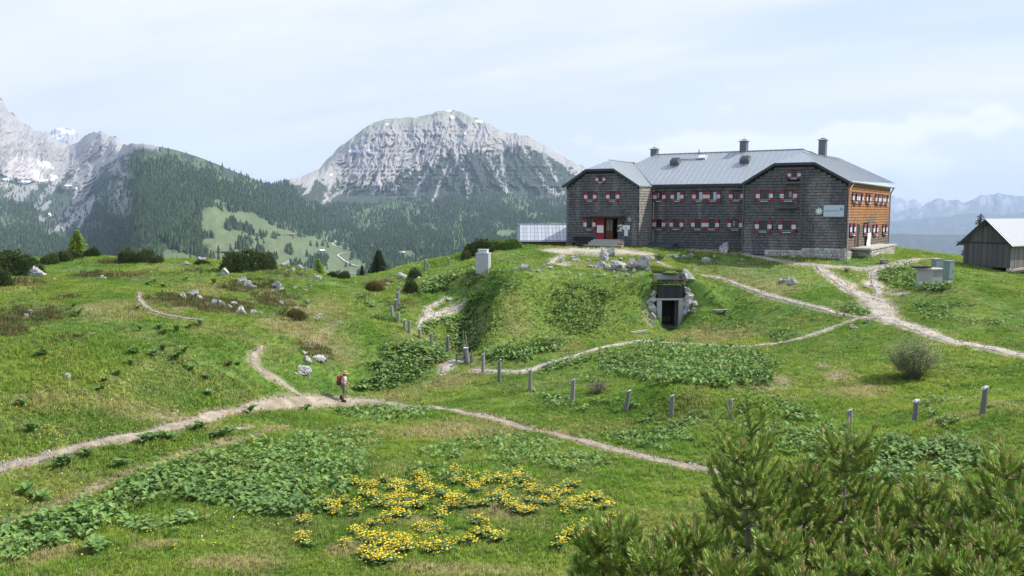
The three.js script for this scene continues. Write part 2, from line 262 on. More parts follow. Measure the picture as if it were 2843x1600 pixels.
{ // the sheet itself: finer near the photographer, running on down into the valley
  const NX = 460, rows = []; for (let D = -14, i = 0; D < 150; i++) { rows.push(D); D += 0.16 + Math.max(0, D) * 0.0045; } for (let D = 152; D < 900; D *= 1.12) rows.push(D);
  const P = [], UV = [], I = [];
  rows.forEach((D) => { for (let i = 0; i <= NX; i++) { const k = (i / NX - 0.5) * 1.72, x = k * (Math.max(D, 0) + 18), z = -D; P.push(x, D < 150 ? height(x, z) : mix(height(x, -149), -95, step(150, 800, D)) - 2 * Math.max(0, Math.min(1, (D - 150) / 30)), z); UV.push((x - MX0) / MS, (z - MZ0) / MS); } });
  for (let j = 0; j < rows.length - 1; j++) for (let i = 0; i < NX; i++) { const a = j * (NX + 1) + i, b = a + 1, c = a + NX + 1, d = c + 1; I.push(a, b, c, b, d, c); }
  const g = new THREE.BufferGeometry(); g.setAttribute('position', new THREE.Float32BufferAttribute(P, 3)); g.setAttribute('uv', new THREE.Float32BufferAttribute(UV, 2)); g.setIndex(I); g.computeVertexNormals();
  solo('ground', g, std(0xffffff, { map: groundTex, roughness: 1 }), null, null, null, 'structure');
}
{ // the trodden paths: slightly dished strips of earth and limestone grit
  const mat = { dirt: vcol({ roughness: 1 }), pale: vcol({ roughness: 1 }) };
  for (const { kind, out } of walkLines) {
    const P = [], I = [], col = [], M = 8;
    out.forEach((p, i) => {
      const a = out[Math.max(0, i - 1)], b = out[Math.min(out.length - 1, i + 1)]; let dx = b.x - a.x, dz = b.z - a.z; const l = Math.hypot(dx, dz) || 1; dx /= l; dz /= l;
      for (let k = 0; k <= M; k++) {
        const s = k / M * 2 - 1, w = p.w / 2 * (1 + 0.35 * (n2(p.x * 2.3, p.z * 2.3, k < M / 2 ? 11 : 12) - 0.5)), x = p.x - dz * s * w, z = p.z + dx * s * w;
        P.push(x, height(x, z) + (Math.abs(s) > 0.99 ? -0.05 : 0.045 + 0.02 * n2(x * 5, z * 5, 13)), z);
        const n = 0.4 + 0.95 * fbm(x * 2.6, z * 2.6, 4, 14), base = kind === 'dirt' ? earth : lime, e = clamp(n2(x * 1.7, z * 1.7, 15) * 1.4 - 0.55) * 0.5;
        for (let q = 0; q < 3; q++) col.push(mix(base[q], kind === 'dirt' ? lime[q] : earth[q], e) * n * 1.08);
      }
    });
    for (let i = 0; i < out.length - 1; i++) for (let k = 0; k < M; k++) { const a = i * (M + 1) + k, b = a + 1, c = a + M + 1, d = c + 1; I.push(a, c, b, b, c, d); }
    const g = new THREE.BufferGeometry(); g.setAttribute('position', new THREE.Float32BufferAttribute(P, 3)); g.setAttribute('color', new THREE.Float32BufferAttribute(col, 3)); g.setIndex(I); g.computeVertexNormals();
    solo('path', g, mat[kind], null, null, null, 'structure');
  }
}

// ---------------------------------------------------------------- far relief: skyline bearings in the photograph's columns, metres away, metres up
const curveAt = (t, x) => { if (x <= t[0][0]) return t[0][1]; for (let i = 1; i < t.length; i++) if (x <= t[i][0]) { const k = (x - t[i - 1][0]) / (t[i][0] - t[i - 1][0]); return mix(t[i - 1][1], t[i][1], k); } return t[t.length - 1][1]; };
function sheet(name, nu, ns, u0, u1, fn, colour) { // grid over bearing and slope; fn gives [x, y, z]
  const P = new Float32Array((nu + 1) * (ns + 1) * 3), K = new Float32Array(P.length), I = [];
  for (let j = 0; j <= ns; j++) for (let i = 0; i <= nu; i++) { const u = mix(u0, u1, i / nu), s = j / ns, p = fn(u, s), k = (j * (nu + 1) + i) * 3; P[k] = p.x; P[k + 1] = p.y; P[k + 2] = p.z; }
  for (let j = 0; j < ns; j++) for (let i = 0; i < nu; i++) { const a = j * (nu + 1) + i, b = a + 1, c = a + nu + 1, d = c + 1; I.push(a, c, b, b, c, d); }
  const g = new THREE.BufferGeometry(); g.setAttribute('position', new THREE.BufferAttribute(P, 3)); g.setIndex(I); g.computeVertexNormals();
  const N = g.attributes.normal;
  for (let j = 0; j <= ns; j++) for (let i = 0; i <= nu; i++) { const q = j * (nu + 1) + i, c = colour(mix(u0, u1, i / nu), j / ns, P[q * 3], P[q * 3 + 1], P[q * 3 + 2], N.getY(q)); K[q * 3] = c[0]; K[q * 3 + 1] = c[1]; K[q * 3 + 2] = c[2]; }
  g.setAttribute('color', new THREE.BufferAttribute(K, 3));
  return solo(name, g, vcol({ roughness: 1 }), null, null, null, 'structure');
}
const skyline = [[-160, 300], [-60, 262], [0, 276], [12, 284], [22, 306], [42, 325], [66, 347], [100, 361], [132, 367], [156, 387], [190, 402], [216, 396], [240, 378], [262, 368], [281, 362], [300, 374], [322, 382], [340, 404], [352, 403], [366, 396], [392, 400], [421, 402], [455, 410], [486, 416], [551, 436], [600, 455], [648, 475], [700, 496], [736, 508], [757, 512], [790, 503], [833, 491], [885, 470], [896, 456], [922, 430], [949, 402], [984, 378], [1004, 359], [1039, 339], [1074, 329], [1143, 326], [1182, 321], [1213, 310], [1244, 305], [1279, 310], [1318, 328], [1357, 343], [1392, 364], [1427, 371], [1466, 380], [1512, 403], [1551, 428], [1598, 452], [1660, 490], [1760, 545], [1900, 580]];
const crestD = [[-160, 5600], [180, 5300], [300, 4900], [345, 4600], [366, 3100], [400, 2850], [470, 2750], [600, 2850], [757, 3500], [830, 4300], [900, 4900], [1250, 5200], [1600, 5000], [1900, 4600]];
const FOOT = 880, farRow = (u, s) => mix(curveAt(skyline, u), FOOT, Math.pow(s, 1.12));
function farD(u, v) { // how far the slope seen at (u, v) stands
  const vs = curveAt(skyline, u), Ds = curveAt(crestD, u), t = clamp((v - vs) / (790 - vs)), mount = step(850, 950, u) + (1 - step(250, 390, u));
  const D1 = mix(Ds, 950, Math.pow(t, 0.75)), k = clamp((v - vs) / Math.max(60, 545 - vs)); const D2 = v < 545 ? mix(Ds, 4250, Math.pow(k, 0.9)) : mix(4250, 1150, Math.pow((v - 545) / 245, 0.8));
  return mix(D1, D2, clamp(mount) * (u > 600 ? 1 : 0.75));
}
const rockShare = (u, v) => { // 0 green to 1 bare rock
  const w = (fbm(u * 0.03, v * 0.03, 4, 520) - 0.5) * 60;
  if (u > 780) { const line = curveAt([[780, 470], [840, 560], [900, 575], [1000, 562], [1100, 550], [1250, 542], [1400, 536], [1500, 548], [1700, 550]], u); return 1 - step(line - 25, line + 12, v + w * 0.55); }
  const rim = curveAt([[0, 500], [150, 515], [200, 560], [215, 600], [240, 560], [262, 500], [300, 462], [330, 443], [366, 428], [410, 408], [470, 400], [780, 380]], u); let k = 1 - step(rim - 12, rim + 10, v + w * 0.3);
  return k;
};
const meadowShare = (u, v) => {
  const w = (fbm(u * 0.03, v * 0.05, 4, 540) - 0.5) * 64;
  const lo = curveAt([[430, 640], [470, 700], [560, 560], [600, 568], [680, 590], [760, 620], [830, 650], [900, 668], [985, 712], [1040, 735], [1090, 742], [1120, 800]], u); let m = u > 440 && u < 1118 ? step(lo - 14, lo + 14, v + w) : 0;
  if (u < 560) m *= step(660, 690, v + w * 1.2 - (u - 470) * 0.9 + 20 * Math.sin(u * 0.05)) ;
  if (u > 1290 && u < 1450) m = Math.max(m, step(1, 0.7, Math.hypot((u - 1385) / 62, (v - 648 - w * 0.3) / 13)));
  if (u > 1090 && u < 1170) m = Math.max(m, step(1, 0.7, Math.hypot((u - 1128) / 30, (v - 708) / 14)));
  return clamp(m);
};
const warpU = (u, v) => u + (u < 600 ? (v - 400) * 0.9 : (u - 1150) * (v - 300) * -0.0009 + (v - 400) * 0.25) + 46 * (fbm(u * 0.02, v * 0.02, 3, 590) - 0.5);
function relief(u, v) { // gullies and buttresses: metres of depth
  const r = rockShare(u, v), uu = warpU(u, v);
  return r * (ridged(uu * 0.026, v * 0.009, 4, 600) * 150 + ridged(uu * 0.085, v * 0.034, 4, 610) * 66 + ridged(uu * 0.24, v * 0.09, 3, 615) * 48 - 140) + (1 - r) * (fbm(u * 0.011, v * 0.012, 4, 620) - 0.5) * 240;
}
const flank = (u, v) => inPoly([[-80, 498], [150, 512], [230, 490], [300, 455], [366, 428], [345, 475], [300, 500], [262, 540], [255, 600], [200, 655], [120, 660], [90, 560], [-80, 548]], u, v + 22 * (fbm(u * 0.03, v * 0.03, 3, 560) - 0.5));
const inPoly = (poly, x, y) => { let c = false; for (let i = 0, j = poly.length - 1; i < poly.length; j = i++) { const [a, b] = poly[i], [d, e] = poly[j]; if ((b > y) !== (e > y) && x < (d - a) * (y - b) / (e - b) + a) c = !c; } return c; };
function farPoint(u, s) {
  let v = farRow(u, s); const r = rockShare(u, v);
  if (s < 0.08) v += (1 - s / 0.08) * r * (fbm(u * 0.09, 1, 4, 630) - 0.5) * (u < 350 ? 16 : 8);
  return at(u, v, Math.max(700, farD(u, v) - relief(u, v) * (0.3 + 0.7 * clamp(s * 11)) * (v < 700 ? 1 : 0.3)));
}
const limeRock = [0.335, 0.328, 0.315], darkPine = [0.022, 0.040, 0.022], scree = [0.42, 0.395, 0.365], snow = [0.86, 0.88, 0.9], turf = [0.085, 0.125, 0.035];
const streaks = [[1250, 440, 1200, 560, 5], [1240, 400, 1300, 500, 4], [1352, 430, 1410, 540, 5], [1390, 370, 1395, 470, 7], [1395, 470, 1412, 540, 5], [1295, 480, 1300, 535, 5], [1140, 400, 1040, 520, 6], [1100, 420, 1050, 520, 5], [1180, 430, 1090, 530, 4], [1060, 480, 1035, 525, 12], [1200, 450, 1150, 540, 4], [960, 420, 905, 545, 6], [1000, 500, 900, 560, 5], [1510, 515, 1560, 545, 10], [1560, 530, 1575, 570, 9], [1440, 390, 1510, 500, 3], [1500, 410, 1545, 500, 4], [1300, 545, 1285, 580, 10], [345, 480, 180, 632, 9], [300, 520, 200, 600, 5], [255, 545, 180, 630, 6], [60, 400, 20, 520, 10], [110, 430, 95, 520, 12], [225, 450, 200, 520, 6]];
const snows = [[130, 457, 13, 13, 0.6], [112, 456, 7, 12, 0.7], [102, 485, 10, 16, 0.3], [120, 500, 22, 4, 0], [148, 492, 11, 8, 0.5], [60, 505, 30, 3, 0.1], [25, 498, 20, 3, 0], [190, 515, 14, 2, 0], [213, 525, 4, 8, 0.6], [137, 597, 5, 8, 0], [985, 420, 20, 4, -0.5], [1022, 418, 6, 3, -0.4], [1248, 307, 10, 2, 0], [1330, 338, 10, 4, 0], [1255, 325, 5, 5, 0.6], [920, 485, 6, 4, 0], [1075, 345, 5, 3, 0], [1290, 370, 3, 8, 0.4]];
function farColour(u, s, x, y, z, ny) {
  const v = farRow(u, s), r = rockShare(u, v), m = meadowShare(u, v), f = fbm(u * 0.12, v * 0.12, 4, 640), f2 = fbm(u * 0.04, v * 0.05, 4, 650), fine = fbm(u * 0.5, v * 0.4, 3, 655);
  let c = [0, 1, 2].map((i) => limeRock[i] * (0.62 + 0.6 * fine) * (0.85 + 0.3 * f2));
  const warm = step(0.5, 0.75, fbm(u * 0.05 + 9, v * 0.05, 3, 660)) * 0.3; c = [c[0] * (1 + warm * 0.35), c[1] * (1 + warm * 0.12), c[2] * (1 - warm * 0.1)];
  if (u > 880 && u < 1330) { const t = step(curveAt(skyline, u) + 34, curveAt(skyline, u) + 4, v + (f - 0.5) * 34) * 0.6; c = c.map((q, i) => mix(q, turf[i] * 1.6 + 0.05, t * 0.6)); }
  // dwarf pine creeping up the rock, in patches drawn out down the slope and cut by pale runnels
  const uu = warpU(u, v), low1 = u > 780 ? mix(step(420, 600, v) * 0.8, step(350, 510, v + 25 * step(1370, 1420, u)) * 0.97, step(1050, 1260, u + (fbm(u * 0.02, v * 0.02, 3, 665) - 0.5) * 120)) : step(400, 560, v) * (u > 180 ? 0.85 : 0.55);
  const grain = fbm(uu * 0.05, v * 0.018, 4, 670) * 0.62 + fbm(u * 0.13, v * 0.11, 3, 675) * 0.3 + fine * 0.14, runnel = step(0.90, 0.96, ridged(uu * 0.055, v * 0.01, 3, 678));
  const pine = step(-0.02, 0.05, low1 * 0.80 + 0.2 - grain) * step(0.02, 0.12, low1) * (1 - 0.8 * runnel) * (u > 1430 && v < curveAt(skyline, u) + 26 + (f - 0.5) * 40 ? 0 : 1);
  c = c.map((q, i) => mix(q, darkPine[i] * (0.8 + 0.8 * fine), pine));
  const green = [0.055, 0.098, 0.042]; const low = step(0.42, 0.56, fbm(u * 0.022, v * 0.035, 4, 680)); const undergrowth = [mix(green[0], 0.08, low), mix(green[1], 0.135, low), mix(green[2], 0.045, low)].map((q) => q * (0.7 + 0.6 * fine));
  c = c.map((q, i) => mix(mix(undergrowth[i], darkPine[i] * (0.9 + 0.8 * fine), step(0.0, 0.12, r)), q, r));
  if (flank(u, v)) c = c.map((q, i) => mix(q, (fbm(uu * 0.06, v * 0.03, 4, 682) > 0.56 ? limeRock[i] * 0.85 : darkPine[i] * (0.9 + 0.9 * fine)), 0.9));
  if (u > 370 && u < 660) { const k = step(46, 18, v - curveAt(skyline, u) + (f - 0.5) * 40); c = c.map((q, i) => mix(q, (f2 > 0.54 ? [0.055, 0.09, 0.036] : darkPine)[i] * (0.8 + 0.6 * fine), k)); if (u < 440) { const k2 = step(20, 6, v - curveAt(skyline, u) + (fine - 0.5) * 16); c = c.map((q, i) => mix(q, limeRock[i], k2 * 0.8)); } }
  for (const [a, b, e, d, w] of streaks) { const dx = e - a, dy = d - b, L2 = dx * dx + dy * dy, t = clamp(((u - a) * dx + (v - b) * dy) / L2), px = a + dx * t - u, py = b + dy * t - v, dist = Math.hypot(px, py) + (fine - 0.5) * 18 + (f - 0.5) * 14; const k = 1 - step(w * 0.35 * (0.5 + t), w * 0.75 * (0.5 + t), dist); if (k > 0) c = c.map((q, i) => mix(q, scree[i] * (0.7 + 0.5 * fine), k * 0.8)); }
  if (u < 190 && v > 390 && v < 512) { const k = step(0.42, 0.56, 1 - Math.hypot((u - 70) / 110, (v - 470) / 75) + (f - 0.5) * 0.5) * r * 0.9; c = c.map((q, i) => mix(q, [0.47, 0.435, 0.42][i] * (0.85 + 0.3 * f2), k)); }
  if (u > 300 && u < 372 && v > 455 && v < 600) { const k = step(0.56, 0.66, ridged(u * 0.08, v * 0.03, 4, 690)) * 0.75 * step(1, 0.6, Math.hypot((u - 332) / 36, (v - 525) / 75)); c = c.map((q, i) => mix(q, limeRock[i] * 0.95, k)); }
  for (const [a, b, ru, rv, sl] of snows) { const k = 1 - step(0.75, 1.0, Math.hypot((u - a - (v - b) * sl) / ru, (v - b) / rv) + (f - 0.5) * 1.1); if (k > 0) c = c.map((q, i) => mix(q, snow[i], k)); }
  const mead = [0.095, 0.135, 0.050].map((q, i) => q * (0.78 + 0.44 * f2) + [0.03, 0.012, 0.01][i] * step(0.5, 0.7, f));
  return c.map((q, i) => mix(q, mead[i], m));
}
sheet('mountain', 1180, 330, -150, 1880, farPoint, farColour);
// distant snow-flecked summit behind the left wall
const peak = [[100, 430], [125, 372], [140, 366], [155, 356], [168, 357], [180, 356], [196, 354], [210, 368], [226, 374], [240, 392], [280, 440]];
sheet('mountain', 160, 50, 95, 285, (u, s) => { const v = mix(curveAt(peak, u) + (fbm(u * 0.2, 0, 3, 700) - 0.5) * 8 * (1 - s), 470, s); return at(u, v, 8500 - s * 1500 - ridged(u * 0.06, v * 0.03, 4, 705) * 500 * s * 3); }, (u, s) => { const v = mix(curveAt(peak, u), 470, s), k = step(0.6, 0.66, fbm(u * 0.07, v * 0.09, 4, 710)); return [0, 1, 2].map((i) => mix([0.34, 0.34, 0.35][i], snow[i], k)); });
// far ranges to the right, each its own ridge
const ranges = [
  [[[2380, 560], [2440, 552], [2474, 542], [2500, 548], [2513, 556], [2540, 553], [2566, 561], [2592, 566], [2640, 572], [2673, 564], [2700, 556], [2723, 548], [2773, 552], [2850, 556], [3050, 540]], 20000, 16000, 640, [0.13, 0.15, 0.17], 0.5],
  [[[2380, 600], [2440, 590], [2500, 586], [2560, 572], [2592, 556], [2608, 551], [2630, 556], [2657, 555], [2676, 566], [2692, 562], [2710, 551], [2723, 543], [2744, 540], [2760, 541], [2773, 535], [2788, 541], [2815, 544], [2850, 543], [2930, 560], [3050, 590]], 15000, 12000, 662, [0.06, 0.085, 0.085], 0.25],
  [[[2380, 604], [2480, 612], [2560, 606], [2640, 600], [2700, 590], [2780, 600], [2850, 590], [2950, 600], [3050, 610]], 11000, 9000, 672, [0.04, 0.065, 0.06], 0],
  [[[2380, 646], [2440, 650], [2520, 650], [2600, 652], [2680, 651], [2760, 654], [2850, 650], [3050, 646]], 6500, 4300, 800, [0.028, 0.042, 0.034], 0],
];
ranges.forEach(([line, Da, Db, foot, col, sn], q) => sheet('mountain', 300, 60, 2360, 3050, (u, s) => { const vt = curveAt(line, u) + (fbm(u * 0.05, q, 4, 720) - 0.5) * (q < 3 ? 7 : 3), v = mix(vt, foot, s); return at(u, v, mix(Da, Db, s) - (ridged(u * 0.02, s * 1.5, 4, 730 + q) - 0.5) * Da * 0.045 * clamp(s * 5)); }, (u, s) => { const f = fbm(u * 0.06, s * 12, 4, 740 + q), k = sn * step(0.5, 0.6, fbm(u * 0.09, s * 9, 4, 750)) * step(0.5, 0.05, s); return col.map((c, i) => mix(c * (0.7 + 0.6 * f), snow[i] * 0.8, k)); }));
// ---------------------------------------------------------------- conifer forest on the far slopes, and the single trees on the pastures
function coniferGeo(tiers, seg, lobes = 0.2) { const t = new Tris(); for (let k = 0; k < tiers; k++) { const y0 = k / tiers * 0.9, y1 = Math.min(1, y0 + 1.7 / tiers), r = 0.2 * (1 - k / tiers * 0.86), off = rnd() * 6; for (let i = 0; i < seg; i++) { const a = i / seg * 6.283 + off, b = (i + 1) / seg * 6.283 + off, ra = r * (1 - lobes + 2 * lobes * rnd()), rb = r * (1 - lobes + 2 * lobes * rnd()); t.tri(V(Math.cos(a) * ra, y0, Math.sin(a) * ra), V(0, y1, 0), V(Math.cos(b) * rb, y0 + 0.02, Math.sin(b) * rb)); } } return t.geo(); }
{
  reseed(77);
  const geos = [coniferGeo(4, 6), coniferGeo(5, 5)], mats = std(0xffffff, { roughness: 1 });
  const lists = [[], []]; let tries = 0;
  const place = (u, v) => { const vs = curveAt(skyline, u); const s = Math.pow(clamp((v - vs) / (FOOT - vs)), 1 / 1.12); return farPoint(u, s); };
  while (lists[0].length + lists[1].length < 60000 && tries++ < 520000) {
    const u = rr(-60, 1640), v = rr(390, 785), vs = curveAt(skyline, u); if (v < vs + 2) continue;
    const r = rockShare(u, v), m = meadowShare(u, v); let d = (1 - step(0.05, 0.3, r)) * (1 - m);
    const opening = step(0.48, 0.60, fbm(u * 0.022, v * 0.035, 4, 680)); d *= 1 - 0.72 * opening;
    if (flank(u, v)) d *= 0.08; if (u > 300 && u < 372 && v > 455 && v < 600) d *= 0.35; if (u > 370 && u < 650) d *= 0.06 + 0.94 * step(20, 60, v - vs + (fbm(u * 0.05, v * 0.05, 3, 771) - 0.5) * 50);
    if (u > 380 && u < 560) d *= 0.35 + 0.65 * step(430, 500, v - (u - 420) * 0.2 + (fbm(u * 0.05, v * 0.05, 3, 770) - 0.5) * 60);
    if (m > 0.5) d = step(0.63, 0.68, fbm(u * 0.025, v * 0.05, 4, 780)) * 0.55;
    if (rnd() > d) continue;
    const p = place(u, v), D = -p.z; if (rnd() > Math.min(1, Math.pow(2300 / D, 0.6))) continue;
    lists[rnd() < 0.5 ? 0 : 1].push([p, rr(5, 13 + 6 * n2(u * 0.02, v * 0.03, 790)) * (D > 3000 ? 1.15 : 1)]);
  }
  const M = new THREE.Matrix4(), Q = new THREE.Quaternion();
  lists.forEach((L, q) => { const im = shade(new THREE.InstancedMesh(geos[q], mats, L.length)); L.forEach(([p, h], i) => { Q.setFromAxisAngle(V(0, 1, 0), rnd() * 6.28); im.setMatrixAt(i, M.compose(V(p.x, p.y - 1.5, p.z), Q, V(h * rr(0.9, 1.5), h, h * rr(0.9, 1.5)))); const k = rr(0.45, 1.35), y = rnd() < 0.3 ? 1.4 : 1; im.setColorAt(i, C(0.052 * k * y, 0.094 * k * y, 0.044 * k)); }); im.name = numbered('far_forest'); scene.add(im); tag(im, q ? 'slender dark conifers of the distant mountain forest' : 'dense mass of dark green conifers covering distant valley slopes', 'forest', null, 'stuff'); });
  // pasture trees that stand alone
  const tg = coniferGeo(6, 8, 0.28), tm = std([0.05, 0.09, 0.042], { roughness: 1 }), bm = std([0.09, 0.06, 0.04]);
  const spots = [[690, 668, 18], [713, 670, 20], [700, 676, 14], [732, 676, 12], [852, 713, 19], [888, 718, 14], [905, 738, 14], [960, 742, 14], [972, 740, 12], [975, 722, 18], [908, 748, 10], [813, 662, 8], [660, 640, 14], [672, 640, 16], [690, 642, 14], [722, 648, 14], [740, 652, 13], [648, 605, 10], [655, 693, 20], [640, 702, 22], [862, 683, 15], [880, 686, 16], [895, 684, 15], [910, 688, 14], [766, 664, 9], [835, 660, 9]];
  spots.forEach(([u, v, h], i) => { const p = place(u, v), t = thing('conifer', 'small dark conifer standing alone on the distant valley pasture', 'tree', [p.x, p.y - 0.6, p.z], rnd() * 6, 'single conifers on the far pasture'); const k = h * -p.z / FOCAL * 1.25; t.scale.set(k * 1.5, k, k * 1.5); part('crown', tg, tm, t); part('trunk', new THREE.CylinderGeometry(0.012, 0.02, 0.16, 6).translate(0, 0.06, 0), bm, t); });
  // pale farm track winding through the pasture
  const track = [[[1135, 762], [1085, 752], [1040, 742], [1005, 742], [962, 729], [945, 717], [938, 711], [955, 704], [985, 700], [970, 692], [935, 686], [922, 678], [930, 670], [915, 665], [903, 668]], [[745, 650], [780, 652], [820, 655], [862, 659]], [[900, 757], [960, 760], [1010, 764]]];
  for (const pts of track) { const P = pts.map(([u, v]) => place(u, v)), cv = new THREE.CatmullRomCurve3(P), n = 90, pos = [], I = []; for (let i = 0; i <= n; i++) { const p = cv.getPoint(i / n), d = cv.getTangent(i / n), l = Math.hypot(d.x, d.z) || 1, [pu, pv] = pix(p); const w = 1.7; for (const s of [-1, 1]) { const x = p.x - d.z / l * s * w, z = p.z + d.x / l * s * w; pos.push(x, p.y + 1.6, z); } if (i < n) { const a = i * 2; I.push(a, a + 2, a + 1, a + 1, a + 2, a + 3); } } const g = new THREE.BufferGeometry(); g.setAttribute('position', new THREE.Float32BufferAttribute(pos, 3)); g.setIndex(I); g.computeVertexNormals(); solo('road', g, std([0.5, 0.47, 0.42], { roughness: 1 }), null, null, null, 'structure'); }
  // tiny farm buildings
  const hutw = std([0.12, 0.075, 0.05]), hutr = std([0.3, 0.27, 0.25]), gable = () => { const s = new THREE.Shape(); s.moveTo(-4.4, 0); s.lineTo(4.4, 0); s.lineTo(0, 3); return new THREE.ExtrudeGeometry(s, { depth: 12, bevelEnabled: false }).translate(0, 3.5, -6); };
  [[772, 654, 'brown farm hut beside the track in the far pasture, higher on the slope'], [808, 655, 'low farm hut to the right along the upper pasture track'], [893, 701, 'tiny pale farm hut in the middle of the valley pasture'], [1043, 739, 'farm hut below the last bend of the valley track'], [1117, 706, 'white roofed hut in the small forest clearing']].forEach(([u, v, lab], i) => { const p = place(u, v), t = thing('farm_hut', lab, 'hut', [p.x, p.y - 0.5, p.z], 0.4 + i); part('wall', box(8, 4, 11, 0, 2, 0), hutw, t); part('roof', gable(), i > 1 ? std([0.6, 0.6, 0.58]) : hutr, t); });
}
// ---------------------------------------------------------------- the mountain hut
const HUT = V(5.1225, 8.6215, -92.1704), HUTA = -29.8038 * Math.PI / 180;
const HX = V(Math.cos(HUTA), 0, -Math.sin(HUTA)), HZ = V(Math.sin(HUTA), 0, Math.cos(HUTA));
function hl(u, v, off = 0) { const a = at(u, v, 1), d = V(a.x, a.y - CAMY, a.z), n = HZ, P0 = HUT.clone().addScaledVector(HZ, off), o = V(0, CAMY, 0), t = P0.sub(o).dot(n) / d.dot(n), q = o.addScaledVector(d, t).sub(HUT); return [q.dot(HX), q.y]; }
function slab(pts, th, lift = 0) { // flat polygon with thickness, hanging below its upper face
  const n = V().crossVectors(V().subVectors(pts[1], pts[0]), V().subVectors(pts[2], pts[0])).normalize(); if (n.y < 0) { n.negate(); pts = pts.slice().reverse(); }
  const T = pts.map((p) => p.clone().addScaledVector(n, lift)), B = pts.map((p) => p.clone().addScaledVector(n, lift - th)), t = new Tris();
  for (let i = 1; i < T.length - 1; i++) { t.tri(T[0], T[i], T[i + 1]); t.tri(B[0], B[i + 1], B[i]); }
  for (let i = 0; i < T.length; i++) { const j = (i + 1) % T.length; t.tri(T[i], B[i], T[j]); t.tri(T[j], B[i], B[j]); }
  return t.geo();
}
function ribs(pts, spacing, w, h, lift) { // standing seams running down the slope of a flat polygon
  const n = V().crossVectors(V().subVectors(pts[1], pts[0]), V().subVectors(pts[2], pts[0])).normalize(); if (n.y < 0) n.negate();
  const down = V(n.x * n.y, n.y * n.y - 1, n.z * n.y).normalize(), side = V().crossVectors(down, n), o = pts[0], uv = pts.map((p) => { const q = V().subVectors(p, o); return [q.dot(side), q.dot(down)]; }), lo = Math.min(...uv.map((q) => q[0])), hi = Math.max(...uv.map((q) => q[0])), out = [];
  for (let s = lo + spacing / 2; s < hi; s += spacing) { const c = []; uv.forEach((a, i) => { const b = uv[(i + 1) % uv.length]; if ((a[0] - s) * (b[0] - s) < 0) c.push(mix(a[1], b[1], (s - a[0]) / (b[0] - a[0]))); }); c.sort((a, b) => a - b); if (c.length < 2 || c[1] - c[0] < 0.2) continue; const mid = (c[0] + c[1]) / 2, g = new THREE.BoxGeometry(w, c[1] - c[0] - 0.02, h); g.applyMatrix4(new THREE.Matrix4().makeBasis(side, down, n)); const q = o.clone().addScaledVector(side, s).addScaledVector(down, mid).addScaledVector(n, lift + h / 2); out.push(g.translate(q.x, q.y, q.z)); }
  return merge(out);
}
const M = {
  roofPale: std([0.36, 0.39, 0.405], { roughness: 0.45, metalness: 0.42 }), fascia: std([0.045, 0.055, 0.058]), wood: std([0.10, 0.062, 0.036]), darkWood: std([0.035, 0.026, 0.02]), wall: std([0.02, 0.02, 0.021], { roughness: 1 }), glass: std([0.012, 0.013, 0.015], { roughness: 0.08 }), black: std([0.008, 0.008, 0.009], { roughness: 1 }), white: std([0.72, 0.72, 0.70]), metal: std([0.42, 0.45, 0.47], { roughness: 0.4, metalness: 0.5 }), zinc: std([0.30, 0.33, 0.35], { roughness: 0.5, metalness: 0.4 }), steel: std([0.13, 0.15, 0.165], { roughness: 0.6, metalness: 0.4 }), red: std([0.34, 0.015, 0.03]), concrete: std([0.42, 0.405, 0.37], { roughness: 1 }), shutter: vcol({ roughness: 0.6 }), pale: std([0.42, 0.48, 0.56], { roughness: 0.3 }),
};
reseed(5);
const hut = thing('alpine_hut', 'large dark shingled mountain hut with grey metal roof and red white shutters', 'hut', [HUT.x, HUT.y, HUT.z], HUTA);
const ZM = -3.3;
